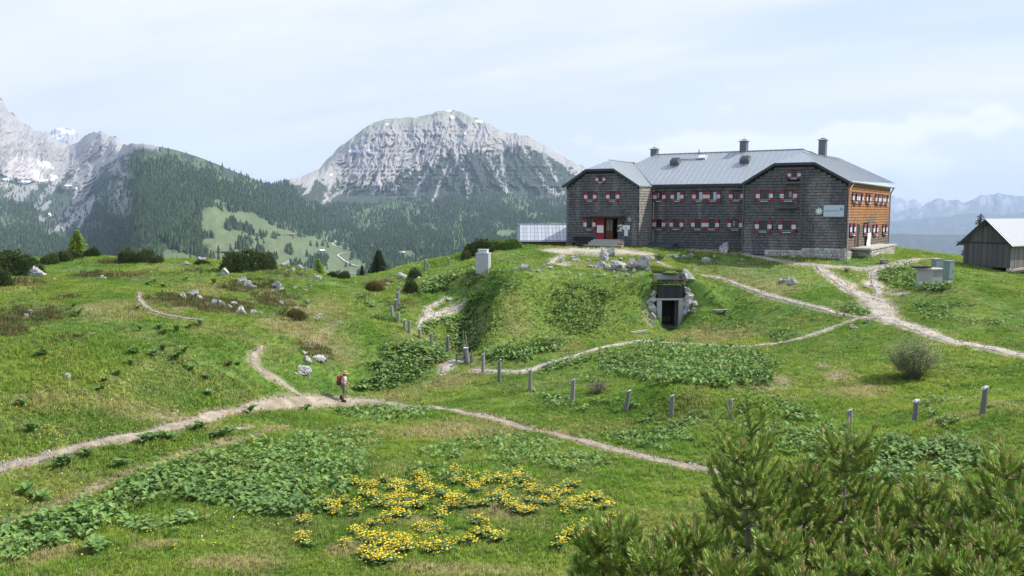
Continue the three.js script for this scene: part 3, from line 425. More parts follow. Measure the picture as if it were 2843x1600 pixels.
{
  const ex = (pts, depth, holes = []) => { const s = new THREE.Shape(pts.map(([x, y]) => new THREE.Vector2(x, y))); for (const h of holes) s.holes.push(new THREE.Path(h.map(([x, y]) => new THREE.Vector2(x, y)))); return new THREE.ExtrudeGeometry(s, { depth, bevelEnabled: false }); };
  const doorHole = [[3.98, 0.92], [3.98, 2.8], [5.2, 2.8], [5.2, 0.92]];
  part('wall', ex([[0, -1.6], [7.28, -1.6], [7.28, 5.7], [4.86, 7.2], [2.2, 7.2], [0, 5.72]], 0.3, [doorHole]).translate(0, 0, -0.3), M.wall, hut);
  part('wall', merge([box(0.3, 7.3, 12.5, 7.13, 2.05, -6.6), box(0.3, 7.3, 12.5, 0.15, 2.05, -6.6), box(7.2, 7.2, 0.3, 3.6, 2, -13)]), M.wall, hut);
  part('wall', box(10, 7.4, 0.3, 12.1, 2.1, ZM - 0.15), M.wall, hut);
  part('wall', ex([[16.95, -2.2], [25.43, -2.2], [25.43, 5.72], [22.8, 7.3], [19.55, 7.3], [16.95, 5.75]], 0.3).translate(0, 0, -0.3), M.wall, hut);
  part('wall', merge([box(0.3, 7.9, 20.6, 25.28, 1.75, -10.6), box(0.3, 7.9, 20.6, 17.1, 1.75, -10.6), box(8.4, 7.9, 0.3, 21.2, 1.75, -20.85)]), M.wall, hut);
  part('vestibule', merge([box(0.1, 2.2, 3, 3.85, 1.8, -1.85), box(0.1, 2.2, 3, 5.35, 1.8, -1.85), box(1.6, 2.3, 0.1, 4.6, 1.8, -3.3), box(1.6, 0.1, 3, 4.6, 2.9, -1.85), box(1.6, 0.1, 3, 4.6, 0.86, -1.85)]), M.darkWood, hut);
  // roof planes
  const LW = 5.83, planes = [
    ['roof', M.roofPale, [V(-0.3, LW, 0.35), V(2.12, 7.35, 0.35), V(3.53, 8.22, -1.9), V(3.53, 8.22, -11.4), V(-0.3, LW, -13.4)]],
    ['roof', M.roofPale, [V(7.36, LW, 0.35), V(4.92, 7.35, 0.35), V(3.53, 8.22, -1.9), V(3.53, 8.22, -9.5), V(7.36, LW, -9.5)]],
    ['roof', M.roofPale, [V(2.12, 7.35, 0.35), V(4.92, 7.35, 0.35), V(3.53, 8.22, -1.9)]],
    ['roof', M.roofPale, [V(0.9, 5.93, -2.95), V(24.6, 5.93, -2.95), V(19.75, 9.07, -8.6), V(5.35, 9.0, -8.6)]],
    ['roof', M.roofPale, [V(19.75, 9.07, -8.6), V(24.9, 5.95, -3.2), V(24.9, 5.95, -14)]],
    ['roof', M.roofPale, [V(5.35, 9.0, -8.6), V(0.6, 5.95, -3.2), V(0.6, 5.95, -14)]],
    ['roof', M.roofPale, [V(0.9, 5.93, -14.2), V(24.6, 5.93, -14.2), V(19.75, 9.07, -8.6), V(5.35, 9.0, -8.6)]],
    ['roof', M.roofPale, [V(16.86, 5.9, 0.35), V(19.5, 7.47, 0.35), V(21.24, 8.42, -2.3), V(21.24, 8.42, -15.8), V(16.86, 5.9, -21)]],
    ['roof', M.roofPale, [V(25.68, 5.87, 0.35), V(22.83, 7.47, 0.35), V(21.24, 8.42, -2.3), V(21.24, 8.42, -15.8), V(25.68, 5.87, -21.5)]],
    ['roof', M.roofPale, [V(19.5, 7.47, 0.35), V(22.83, 7.47, 0.35), V(21.24, 8.42, -2.3)]],
    ['roof', M.roofPale, [V(16.86, 5.87, -21.5), V(25.68, 5.87, -21.5), V(21.24, 8.42, -15.8)]],
  ];
  for (const [n, m, pts] of planes) { const r = part(n, slab(pts, 0.13), m, hut); const s = part('standing_seams', ribs(pts, 0.52, 0.032, 0.028, 0), m, r); s.userData.kind = 'stuff'; }
  // ridge flashing and verge boards
  const edge = (a, b, w, m, name = 'verge_board', h = 0.2) => { const d = V().subVectors(b, a), g = new THREE.BoxGeometry(d.length(), h, w); g.applyQuaternion(new THREE.Quaternion().setFromUnitVectors(V(1, 0, 0), d.normalize())); part(name, g.translate((a.x + b.x) / 2, (a.y + b.y) / 2 - h / 2 - 0.02, (a.z + b.z) / 2), m, hut); };
  for (const [a, b] of [[[-0.3, 5.83], [2.12, 7.35]], [[2.12, 7.35], [4.92, 7.35]], [[4.92, 7.35], [7.36, 5.83]], [[16.86, 5.9], [19.5, 7.47]], [[19.5, 7.47], [22.83, 7.47]], [[22.83, 7.47], [25.68, 5.87]]]) edge(V(a[0], a[1], 0.37), V(b[0], b[1], 0.37), 0.05, M.fascia);
  edge(V(7.4, 5.95, -2.92), V(16.95, 5.95, -2.92), 0.08, M.fascia, 'eave_board', 0.22);
  edge(V(7.4, 5.86, 0.3), V(7.4, 5.86, -2.9), 0.06, M.metal, 'gutter', 0.13);
  part('gutter', bar(V(25.76, 5.84, 0.4), V(25.76, 5.84, -21.5), 0.085, 0.085, 10), M.metal, hut);
  for (const [a, b] of [[V(5.35, 9.03, -8.6), V(19.75, 9.1, -8.6)], [V(3.53, 8.25, -1.9), V(3.53, 8.25, -9)], [V(21.24, 8.45, -2.3), V(21.24, 8.45, -15.8)], [V(19.75, 9.1, -8.6), V(21.3, 8.35, -10.4)], [V(7.3, 5.95, -2.95), V(3.6, 8.28, -7.4)]]) part('ridge_cap', bar(a, b, 0.06, 0.06, 6), M.zinc, hut);
  part('downpipe', merge([bar(V(7.55, 5.75, ZM + 0.28), V(7.45, 5.4, ZM + 0.1), 0.045), bar(V(7.45, 5.4, ZM + 0.1), V(7.45, 0.35, ZM + 0.1), 0.045)]), M.metal, hut);
  part('downpipe', merge([bar(V(25.74, 5.8, -1.0), V(25.52, 5.2, -0.35), 0.05), bar(V(25.52, 5.2, -0.35), V(25.52, -1.0, -0.3), 0.05)]), M.metal, hut);
  part('downpipe', merge([bar(V(25.8, 5.8, -21), V(25.52, 5.2, -20.9), 0.06), bar(V(25.52, 5.2, -20.9), V(25.52, -0.6, -20.9), 0.05)]), M.steel, hut);
  part('downpipe', bar(V(16.9, 5.7, 0.08), V(16.9, -0.2, 0.08), 0.05), M.steel, hut);
  // chimneys
  for (const [x, z, y0, y1, w, d] of [[5.2, -8.9, 8.4, 9.55, 0.62, 0.62], [14.15, -8.9, 8.6, 10.0, 0.62, 0.75], [21.1, -10.2, 7.4, 9.95, 0.62, 0.75]]) { const c = part('chimney', box(w, y1 - y0, d, x, (y0 + y1) / 2, z), M.steel, hut); part('chimney_cap', merge([box(w + 0.24, 0.06, d + 0.24, x, y1 + 0.02, z), box(w * 0.7, 0.05, d * 0.7, x, y1 + 0.16, z), bar(V(x, y1, z), V(x, y1 + 0.5, z), 0.012)]), M.zinc, c); }
  // roof hatches and skylight on the front slope
  const sl = Math.atan2(9.03 - 5.93, 5.65), onRoof = (x, k) => V(x, mix(5.93, 9.03, k), mix(-2.95, -8.6, k));
  for (const [x, k, open] of [[8.25, 0.66, 1], [15.0, 0.66, 1], [10.5, 0.84, 0]]) { const p = onRoof(x, k), h = part('roof_hatch', box(0.85, open ? 0.5 : 0.1, 0.75, 0, open ? 0.22 : 0.06, 0).rotateX(sl).translate(p.x, p.y, p.z), open ? M.steel : M.metal, hut); part('pane', box(0.62, 0.03, 0.5, 0, open ? 0.49 : 0.13, 0).rotateX(sl).translate(p.x, p.y, p.z), open ? M.glass : M.white, h); }
  part('vent_pipe', bar(V(9.9, 8.9, -8.5), V(9.9, 9.35, -8.5), 0.05), M.steel, hut);
  part('snow_guard', box(2.4, 0.05, 0.06, 9.0, 0.08, 0).rotateX(sl).translate(...onRoof(0.6, 0.78).toArray()), M.steel, hut);
}
// windows: frame with pane, two shutters and a rail
const holes = { L: [[3.15, 0.85, 5.3, 2.9]], M: [], R: [], S: [], E: [] };
function windowOn(face, x0, y0, x1, y1, opt = {}) {
  const w = x1 - x0, h = y1 - y0, cx = (x0 + x1) / 2, cy = (y0 + y1) / 2, sw = Math.min(w * 0.27, opt.sw || 0.34), ow = w - 2 * sw, tr = (g) => face === 'S' ? g.rotateY(Math.PI / 2).translate(25.53, cy, cx) : g.translate(cx, cy, face === 'M' ? ZM + 0.08 : 0.08);
  holes[face].push([x0 - 0.02, y0 - 0.05, x1 + 0.02, y1 + 0.03]);
  const fr = part('window', tr(merge([box(0.07, h, 0.1, -ow / 2, 0, 0), box(0.07, h, 0.1, ow / 2, 0, 0), box(ow, 0.07, 0.1, 0, h / 2 - 0.035, 0), box(ow, 0.07, 0.1, 0, -h / 2 + 0.035, 0), box(0.04, h, 0.06, 0, 0, -0.02)])), M.darkWood, hut);
  part('pane', tr(box(ow - 0.05, h - 0.1, 0.03, 0, 0, -0.015)), M.glass, fr);
  for (const s of [-1, 1]) { const X = s * (ow / 2 + sw / 2), band = (y, hh, c) => paint(box(sw, hh, 0.05, X, y, 0.045), c), R = [0.25, 0.010, 0.022], W = [0.60, 0.60, 0.59]; part('shutter', tr(merge([band(h / 2 - h * 0.175, h * 0.35, R), band(-0.005 * h, h * 0.36, W), band(-h / 2 + h * 0.16, h * 0.32, R), paint(box(0.05, 0.05, 0.02, X - s * 0.09, 0, 0.08), [0.08, 0.07, 0.07])])), M.shutter, fr); }
  part('rail', tr(box(ow + 0.3, 0.04, 0.05, 0, -h / 2 + h * 0.18, 0.12)), M.zinc, fr);
  part('sill', tr(box(ow * 0.9, 0.05, 0.16, 0, -h / 2 + 0.04, 0.1)), M.white, fr);
  if (!opt.open && hash(Math.round(cx * 10), Math.round(cy * 10), 5) < 0.5) part('curtain', tr(box(ow * 0.3, h * 0.5, 0.01, (hash(Math.round(cx * 7), 3, 9) - 0.5) * ow * 0.5, h * 0.12, 0.004)), M.curtain ||= std([0.30, 0.27, 0.22]), fr);
  if (opt.open) part('casement', tr(box(ow * 0.42, h * 0.8, 0.04, ow * 0.24, 0.02, 0.04)), M.pale, fr);
}
for (const [x0, y0, x1, y1] of [[1.9, 4.37, 3.13, 5.27], [4.13, 4.36, 5.43, 5.28], [1.85, 1.72, 3.08, 2.81], [3.06, 6.03, 4.01, 6.77]]) windowOn('L', x0, y0, x1, y1);
for (const [x0, x1, o] of [[7.42, 8.62], [9.13, 10.37, 1], [11.2, 12.5, 1], [12.52, 13.82, 1], [14.62, 15.99]]) windowOn('M', x0, 4.35, x1, 5.28, { open: o });
for (const [x0, x1] of [[7.4, 8.64], [9.08, 10.39], [11.16, 12.46], [12.48, 13.76], [14.56, 15.94]]) windowOn('M', x0, 1.77, x1, 2.77);
for (const [x0, y0, x1, y1] of [[17.99, 4.28, 19.43, 5.26], [20.0, 4.27, 21.43, 5.23], [17.98, 1.69, 19.39, 2.71], [19.96, 1.68, 21.4, 2.69], [20.6, 6.1, 21.66, 6.86]]) windowOn('R', x0, y0, x1, y1);
for (const [z0, z1] of [[-3.8, -1.5], [-6.2, -4.05], [-9.9, -7.7], [-14.4, -12.2], [-16.9, -14.6], [-19.5, -17.1]]) windowOn('S', z0, 4.12, z1, 5.02, { sw: 0.75 });
for (const [z0, z1, y] of [[-3.3, -0.95, 1.45], [-9.7, -7.2, 1.3], [-14.3, -11.8, 1.25], [-19.6, -17.1, 1.2]]) windowOn('S', z0, y, z1, y + 1.06, { sw: 0.85 });
// entrance
{
  const d = part('door', merge([box(0.74, 1.9, 0.06, 3.58, 1.87, 0.12)]), M.red, hut); part('door_panel', box(0.66, 0.68, 0.02, 3.58, 1.86, 0.165), M.white, d);
  const e = part('door', merge([box(0.6, 0.75, 0.05, 4.3, 1.32, -0.35, 0.5), box(0.08, 1.85, 0.06, 4.03, 1.86, -0.2), box(0.06, 1.85, 0.06, 4.54, 1.86, -0.5), box(0.6, 0.1, 0.05, 4.3, 2.74, -0.35, 0.5)]), std([0.14, 0.055, 0.022]), hut); for (let k = 0; k < 4; k++) part('glazing_bar', box(0.035, 1.0, 0.03, 4.1 + k * 0.12, 2.2, -0.24 - k * 0.066), M.white, e);
  const pr = part('porch_roof', merge([slab([V(2.95, 3.05, 1.15), V(6.05, 3.05, 1.15), V(5.15, 3.7, 0.05), V(3.85, 3.7, 0.05)], 0.06), slab([V(2.95, 3.05, 1.15), V(3.85, 3.7, 0.05), V(2.95, 3.05, 0.05)], 0.06), slab([V(6.05, 3.05, 1.15), V(5.15, 3.7, 0.05), V(6.05, 3.05, 0.05)], 0.06)]), std([0.10, 0.092, 0.085], { roughness: 1 }), hut);
  const nrm = V(0, 1.1, 0.65).normalize(), n = 6; for (let r = 0; r < n; r++) { const y = mix(3.07, 3.62, r / n), z = mix(1.12, 0.16, r / n), w = mix(3.0, 1.4, r / n); for (let k = 0; k < w / 0.2 - 0.5; k++) { const t = rr(0.6, 1.2); const g = box(0.18, 0.02, 0.24, 0, 0, 0, 0, rr(-0.02, 0.02), 0.54).translate(4.5 - w / 2 + 0.1 + k * 0.2, y + 0.05, z - 0.04); part('roof_shingle', g, M['psh' + (k + r) % 3] ||= std([0.12 * t, 0.11 * t, 0.1 * t], { roughness: 1 }), pr); } }
  part('porch_brace', merge([bar(V(3.15, 2.3, 0.03), V(3.15, 3.0, 0.9), 0.05), bar(V(5.85, 2.3, 0.03), V(5.85, 3.0, 0.9), 0.05), box(3.0, 0.12, 0.1, 4.5, 2.95, 1.08)]), M.darkWood, hut);
  const st = part('steps', box(2.9, 1.4, 1.0, 4.5, 0.13, 0.55), M.concrete, hut); for (const [y, z, w] of [[0.88, 0.55, 2.5], [0.64, 1.15, 3.2], [0.4, 1.55, 3.8]]) part('tread', box(w, 0.08, z === 0.55 ? 1.05 : 0.55, 4.55, y, z), std([0.40, 0.36, 0.29], { roughness: 1 }), st);
  part('stair_foot', merge([box(3.2, 1.5, 0.5, 4.55, -0.16, 1.15), box(3.7, 1.5, 0.4, 4.55, -0.42, 1.5)]), M.concrete, st);
  // plates by the door, hooks and horns
  const pl = part('notice_plate', box(0.72, 0.4, 0.03, 6.15, 2.02, 0.13), M.white, hut); part('emblem', new THREE.CylinderGeometry(0.06, 0.06, 0.02, 8).rotateX(Math.PI / 2).translate(6.15, 1.98, 0.155), M.steel, pl); for (let k = 0; k < 3; k++) part('notice_plate', box(0.36, 0.17, 0.03, 6.15, 1.71 - k * 0.185, 0.13), M.white, hut);
  for (const [x, y, w] of [[5.6, 2.2, 0.26], [5.62, 1.95, 0.2], [5.6, 1.75, 0.24], [5.38, 2.15, 0.1], [5.36, 1.7, 0.1]]) part('small_sign', box(w, 0.15, 0.03, x, y, 0.13), M.white, hut);
  // edelweiss stars, signboard
  const star = (cx, cy, r, m, petals = 8) => { const s = new THREE.Shape(); for (let i = 0; i < petals * 2; i++) { const a = i / (petals * 2) * Math.PI * 2 + 0.2, q = i % 2 ? r * 0.5 : r; s[i ? 'lineTo' : 'moveTo'](Math.cos(a) * q, Math.sin(a) * q); } s.closePath(); const h = new THREE.Path(); h.absarc(0, 0, r * 0.3, 0, 6.283, true); s.holes.push(h); return part('star_emblem', new THREE.ExtrudeGeometry(s, { depth: 0.04, bevelEnabled: false }).translate(cx, cy, 0.11), m, hut); };
  star(23.25, 3.48, 0.36, M.white); star(6.45, 2.75, 0.3, M.zinc, 7);
  const cv = document.createElement('canvas'); cv.width = 512; cv.height = 300; const g = cv.getContext('2d'); g.fillStyle = '#b9c6cf'; g.fillRect(0, 0, 512, 300); g.fillStyle = '#2e3a44'; g.font = '70px sans-serif'; g.fillText('alpenverein', 18, 170); g.strokeStyle = '#1f7a60'; g.lineWidth = 16; g.beginPath(); g.arc(454, 104, 34, 0, 6.3); g.stroke(); g.lineWidth = 9; g.beginPath(); g.arc(454, 104, 13, 0.4, 5.2); g.stroke(); g.fillStyle = '#8ba3ad'; for (let k = 0; k < 4; k++) g.fillRect(338 + k * 17, 206 + (k % 2) * 3, 10, 15 - (k % 2) * 3);
  const tx = new THREE.CanvasTexture(cv); tx.colorSpace = THREE.SRGBColorSpace; const sb = part('sign_board', box(1.62, 0.95, 0.05, 24.43, 3.5, 0.13), std([0.42, 0.48, 0.53]), hut); part('lettering', new THREE.PlaneGeometry(1.58, 0.91).translate(24.43, 3.5, 0.16), std(0xffffff, { map: tx, roughness: 0.5 }), sb);
  // fire ladder with platforms
  const ld = part('ladder', merge([bar(V(21.8, 6.7, 0.3), V(21.8, 1.2, 0.3), 0.03), bar(V(22.2, 6.7, 0.3), V(22.2, 1.2, 0.3), 0.03)]), M.steel, hut); for (let k = 0; k < 18; k++) part('rung', bar(V(21.8, 1.4 + k * 0.3, 0.3), V(22.2, 1.4 + k * 0.3, 0.3), 0.016, 0.016, 5), M.steel, ld);
  for (const [x0, x1, y] of [[20.4, 21.8, 5.78], [19.8, 21.5, 3.76]]) { const p = part('platform', box(x1 - x0, 0.05, 0.6, (x0 + x1) / 2, y, 0.34), M.steel, hut); part('guard_rail', merge([0.5, 0.95].flatMap((h) => [bar(V(x0, y + h, 0.62), V(x1, y + h, 0.62), 0.018), bar(V(x0, y + h, 0.05), V(x0, y + h, 0.62), 0.018)]).concat([x0, x1].map((x) => bar(V(x, y, 0.62), V(x, y + 0.95, 0.62), 0.02)))), M.steel, p); }
  // side door
  const sd = part('door', box(0.08, 2.0, 1.5, 25.47, 1.42, -4.5), M.black, hut); part('door_frame', merge([box(0.14, 2.05, 0.3, 25.5, 1.44, -3.7), box(0.1, 0.1, 1.6, 25.48, 2.46, -4.5)]), std([0.20, 0.11, 0.07]), sd); holes.S.push([-5.4, 0.4, -3.5, 2.55]);
}
// lapped wooden shingles
{
  const faces = [
    ['L', [0, -0.1, 7.28, 7.3], (x, y) => y < 5.6 || y < Math.min(5.62 + (x) * 0.66, 7.08, 5.62 + (7.28 - x) * 0.62), 0.02, 0],
    ['M', [7.3, -0.3, 16.9, 5.75], () => true, ZM + 0.02, 0],
    ['R', [16.97, -0.15, 25.43, 7.4], (x, y) => (y > 0.35 || x < 19.2 || y > 0.35 - (x < 21.5 ? 0.25 : 0.05)) && (y < 5.6 || y < Math.min(5.62 + (x - 16.95) * 0.6, 7.2, 5.6 + (25.43 - x) * 0.57)), 0.02, 0],
    ['E', [-3.2, -0.1, 0, 5.65], () => true, 7.3, 1], ['S', [-20.95, -0.1, -0.05, 5.75], (z, y) => y > (z > -2.6 ? 0.0 : 0.35), 25.45, 1],
  ];
  const list = [];
  for (const [f, [a0, b0, a1, b1], ok, off, side] of faces) for (let y = b0; y < b1; y += 0.235) { let x = a0 + rr(0, 0.06); while (x < a1 - 0.05) { const w = Math.min(rr(0.09, 0.2), a1 - x), cx = x + w / 2, cy = y + 0.1; x += w; if (!ok(cx, cy + 0.1) || holes[f].some((h) => cx > h[0] && cx < h[2] && cy > h[1] && cy < h[3])) continue; list.push([f, cx, cy, w - 0.008, off + rr(0, 0.012), side]); } }
  const im = shade(new THREE.InstancedMesh(new THREE.BoxGeometry(1, 0.196, 0.03).rotateX(-0.16), std(0xffffff, { roughness: 0.95 }), list.length)), T = new THREE.Matrix4(), Q0 = new THREE.Quaternion(), Q1 = new THREE.Quaternion().setFromAxisAngle(V(0, 1, 0), Math.PI / 2);
  list.forEach(([f, x, y, w, o, side], i) => {
    im.setMatrixAt(i, side ? T.compose(V(o + 0.02, y + rr(-0.01, 0.01), x), Q1, V(w, 1, 1)) : T.compose(V(x, y + rr(-0.01, 0.01), o + 0.02), Q0, V(w, 1, 1)));
    const k = rr(0.72, 1.2) * (0.9 + 0.2 * n2(x * 0.6, y * 0.9, 801)), streak = step(0.62, 0.8, n2(x * 1.6, y * 0.22, 803)); let c = [0.126, 0.121, 0.119];
    if (f !== 'S') { c = c.map((q, j) => mix(q, [0.20, 0.185, 0.17][j], streak)); if (f === 'E') c = [0.26, 0.235, 0.205]; } else { const grey = step(0.42, 0.6, fbm(x * 0.35, y * 0.55, 3, 805) * 0.55 + (3.3 - y) * 0.22 + rr(-0.08, 0.08) + (x < -8 ? 0.03 : 0)); c = [mix(0.34, 0.17, grey), mix(0.155, 0.125, grey), mix(0.05, 0.092, grey)]; }
    im.setColorAt(i, C(c[0] * k, c[1] * k, c[2] * k));
  });
  im.name = 'wall_shingles'; im.userData.kind = 'stuff'; hut.add(im);
}
// fieldstone base under the right wing and the terrace by the side door
const stoneGeos = (() => { reseed(9); const out = []; for (let k = 0; k < 6; k++) { const g = new THREE.IcosahedronGeometry(0.5, 2), p = g.attributes.position; const o = rnd() * 50; for (let i = 0; i < p.count; i++) { const v = V().fromBufferAttribute(p, i), q = 0.82 + 0.36 * n3(v.x * 2.4 + o, v.y * 2.4, v.z * 2.4 + k); const m = Math.max(Math.abs(v.x), Math.abs(v.y), Math.abs(v.z)); v.multiplyScalar(q * mix(1, 0.5 / m, 0.6)); p.setXYZ(i, v.x, v.y, v.z); } g.computeVertexNormals(); out.push(g); } return out; })();
const stoneMats = [[0.40, 0.375, 0.33], [0.33, 0.31, 0.275], [0.47, 0.45, 0.41], [0.37, 0.33, 0.27]].map((c) => std(c, { roughness: 1 }));
function stones(parent, name, a, b, y0, y1, depth, size, out) { // courses of rough stones between two ground points
  const d = V().subVectors(b, a), L = d.length(), ang = Math.atan2(-d.z, d.x); for (let y = y0; y < y1 - size * 0.3; y += size * 0.62) { let s = rr(0, 0.15); while (s < L - 0.1) { const w = Math.min(rr(size * 0.7, size * 1.5), L - s), m = part(name, pick(stoneGeos), pick(stoneMats), parent); m.scale.set(w * 1.0, size * 0.7, depth); m.rotation.y = ang; m.position.set(a.x + d.x * (s + w / 2) / L, y + size * 0.3 + rr(-0.03, 0.03), a.z + d.z * (s + w / 2) / L); s += w * 0.97; } }
}
part('plinth', merge([box(6.6, 2.4, 0.1, 22.15, -0.95, 0.03), box(0.1, 2.4, 2.8, 25.5, -1.05, -1.4)]), std([0.42, 0.40, 0.36], { roughness: 1 }), hut);
stones(hut, 'plinth_stone', V(18.9, 0, 0.08), V(22.0, 0, 0.08), -0.55, 0.1, 0.2, 0.3);
stones(hut, 'plinth_stone', V(21.8, 0, 0.08), V(25.5, 0, 0.08), -1.05, 0.35, 0.2, 0.34);
stones(hut, 'plinth_stone', V(25.52, 0, 0.05), V(25.52, 0, -2.7), -1.1, 0.25, 0.2, 0.34);
{
  const loc = (x, y, z) => HUT.clone().addScaledVector(HX, x).addScaledVector(HZ, z).setY(HUT.y + y), o = loc(26.2, 0, -8.5), t = thing('stone_terrace', 'rough stone terrace wall with flat top at the hut side door', 'terrace', [o.x, o.y, o.z], HUTA);
  part('core', box(1.35, 2.4, 12.4, 0, -0.95, -0.4), std([0.30, 0.28, 0.24], { roughness: 1 }), t); part('deck', box(1.75, 0.14, 13.6, 0.02, 0.36, -0.3), M.concrete, t);
  stones(t, 'stone', V(-0.72, 0, 5.85), V(0.78, 0, 5.85), -1.5, 0.28, 0.24, 0.36); stones(t, 'stone', V(0.72, 0, 5.8), V(0.72, 0, -6.4), -1.5, 0.28, 0.24, 0.4);
}
// towel, cellar hatch, bench, tub
{
  const W = (x, y, z) => HUT.clone().addScaledVector(HX, x).addScaledVector(HZ, z).setY(HUT.y + y);
  const towelG = new THREE.PlaneGeometry(1.5, 1.2, 10, 10), tp = towelG.attributes.position; for (let i = 0; i < tp.count; i++) tp.setXYZ(i, tp.getX(i) * (1 - 0.25 * (tp.getY(i) / 1.2)), tp.getY(i), 0.06 * Math.sin(tp.getX(i) * 9) + 0.03 * Math.sin(tp.getY(i) * 5)); towelG.computeVertexNormals();
  const tw = solo('towel', towelG, std([0.78, 0.76, 0.72], { side: THREE.DoubleSide }), 'white towel hanging from a ground floor side window', 'towel'); tw.position.copy(W(25.72, 0.98, -8.9)); tw.rotation.y = HUTA + Math.PI / 2;
  const h = thing('cellar_hatch', 'low grey sloping metal cellar hatch in the corner of the hut', 'hatch', W(8.55, 0, -2.2).toArray(), HUTA); part('base', box(2.7, 1.4, 1.7, 0, -0.4, 0), std([0.10, 0.115, 0.12]), h); part('lid', box(2.75, 0.06, 2.0, 0, 0.42, 0.05, 0, 0, 0.2), std([0.10, 0.135, 0.15], { roughness: 0.4, metalness: 0.4 }), h);
  const bn = thing('bench', 'dark wooden bench with backrest against the hut wall left of entrance', 'bench', W(1.9, 0.1, 0.55).toArray(), HUTA); part('seat', box(2.0, 0.07, 0.42, 0, 0.5, 0), M.wall, bn); part('backrest', box(2.0, 0.4, 0.06, 0, 0.85, -0.25, 0, 0, -0.15), M.wall, bn); for (const s of [-0.85, 0.85]) part('leg', box(0.09, 1.0, 0.4, s, 0, 0), M.wall, bn);
  const cart = thing('firewood_basket', 'small reddish brown bundle lying on the right end of entrance steps', 'basket', W(6.15, 0.42, 1.35).toArray(), HUTA); part('basket', new THREE.CylinderGeometry(0.26, 0.2, 0.2, 12).translate(0, 0.0, 0), std([0.30, 0.13, 0.07]), cart); for (let k = 0; k < 5; k++) part('log', bar(V(-0.3, 0.13 + 0.03 * k, -0.12 + k * 0.06), V(0.3, 0.15 + 0.02 * k, 0.1 - k * 0.04), 0.045), std([0.34, 0.2, 0.11]), cart);
  const p = ground(2455, 734, 60), tub = thing('washtub', 'grey oval metal tub standing in grass below stone terrace', 'tub', [p.x, p.y, p.z]); const lp = [[0.0, 0.05], [0.28, 0.05], [0.36, 0.42], [0.39, 0.44], [0.37, 0.46], [0.33, 0.42], [0.26, 0.1], [0, 0.1]].map(([a, b]) => new THREE.Vector2(a, b)); part('basin', new THREE.LatheGeometry(lp, 24).scale(1.1, 0.9, 0.8), M.zinc, tub); part('water', new THREE.CircleGeometry(0.33, 20).rotateX(-Math.PI / 2).scale(1.08, 1, 0.78).translate(0, 0.34, 0), std([0.05, 0.07, 0.08], { roughness: 0.05 }), tub);
}
// ---------------------------------------------------------------- shed behind the hut, with a roof of metal panels
{
  const a = at(1446, 668, 97), b = at(1600, 668, 97), r = at(1436, 624, 100), t = thing('shed', 'low wooden shed with pale panelled metal roof behind left hut corner', 'shed', [a.x, a.y, a.z]);
  const L = b.x - a.x, h = r.y - a.y, dz = r.z - a.z, n = V(0, -dz, h).normalize(), cols = 15, rows = 4, pm = [std([0.44, 0.47, 0.5], { roughness: 0.5, metalness: 0.3 }), std([0.40, 0.43, 0.46], { roughness: 0.5, metalness: 0.3 }), std([0.47, 0.50, 0.52], { roughness: 0.5, metalness: 0.3 })];
  const pitch = Math.atan2(h, -dz), len = Math.hypot(h, dz), pg = new THREE.BoxGeometry(L / cols - 0.035, 0.05, len / rows - 0.035);
  part('roof', slab([V(-0.35, -0.08, 0.1), V(L, -0.08, 0.1), V(L, h - 0.08, dz), V(-0.35, h - 0.08, dz)], 0.06), M.steel, t);
  for (let i = 0; i < cols; i++) for (let j = 0; j < rows; j++) { const m = part('roof_panel', pg, pm[(i * 7 + j * 3) % 3], t), k = (j + 0.5) / rows; m.position.set((i + 0.5) / cols * L - 0.1, h * k - 0.02, dz * k); m.rotation.x = pitch; }
  part('roof', slab([V(-0.35, h - 0.1, dz), V(L, h - 0.1, dz), V(L, -0.1, dz * 2), V(-0.35, -0.1, dz * 2)], 0.08), M.steel, t); part('ridge_cap', bar(V(-0.35, h + 0.02, dz), V(L, h + 0.02, dz), 0.08), M.metal, t); part('gutter', bar(V(-0.3, -0.1, 0.1), V(L, -0.1, 0.1), 0.06), M.metal, t);
  part('wall', box(L - 0.1, 4, -dz * 2 - 0.4, L / 2, -2.1, dz), std([0.20, 0.12, 0.05]), t); const s = new THREE.Shape([new THREE.Vector2(0.2, -0.2), new THREE.Vector2(-dz * 2 - 0.2, -0.2), new THREE.Vector2(-dz, h - 0.15)]); part('gable', new THREE.ExtrudeGeometry(s, { depth: 0.1, bevelEnabled: false }).rotateY(Math.PI / 2), std([0.20, 0.13, 0.06]), t);
}
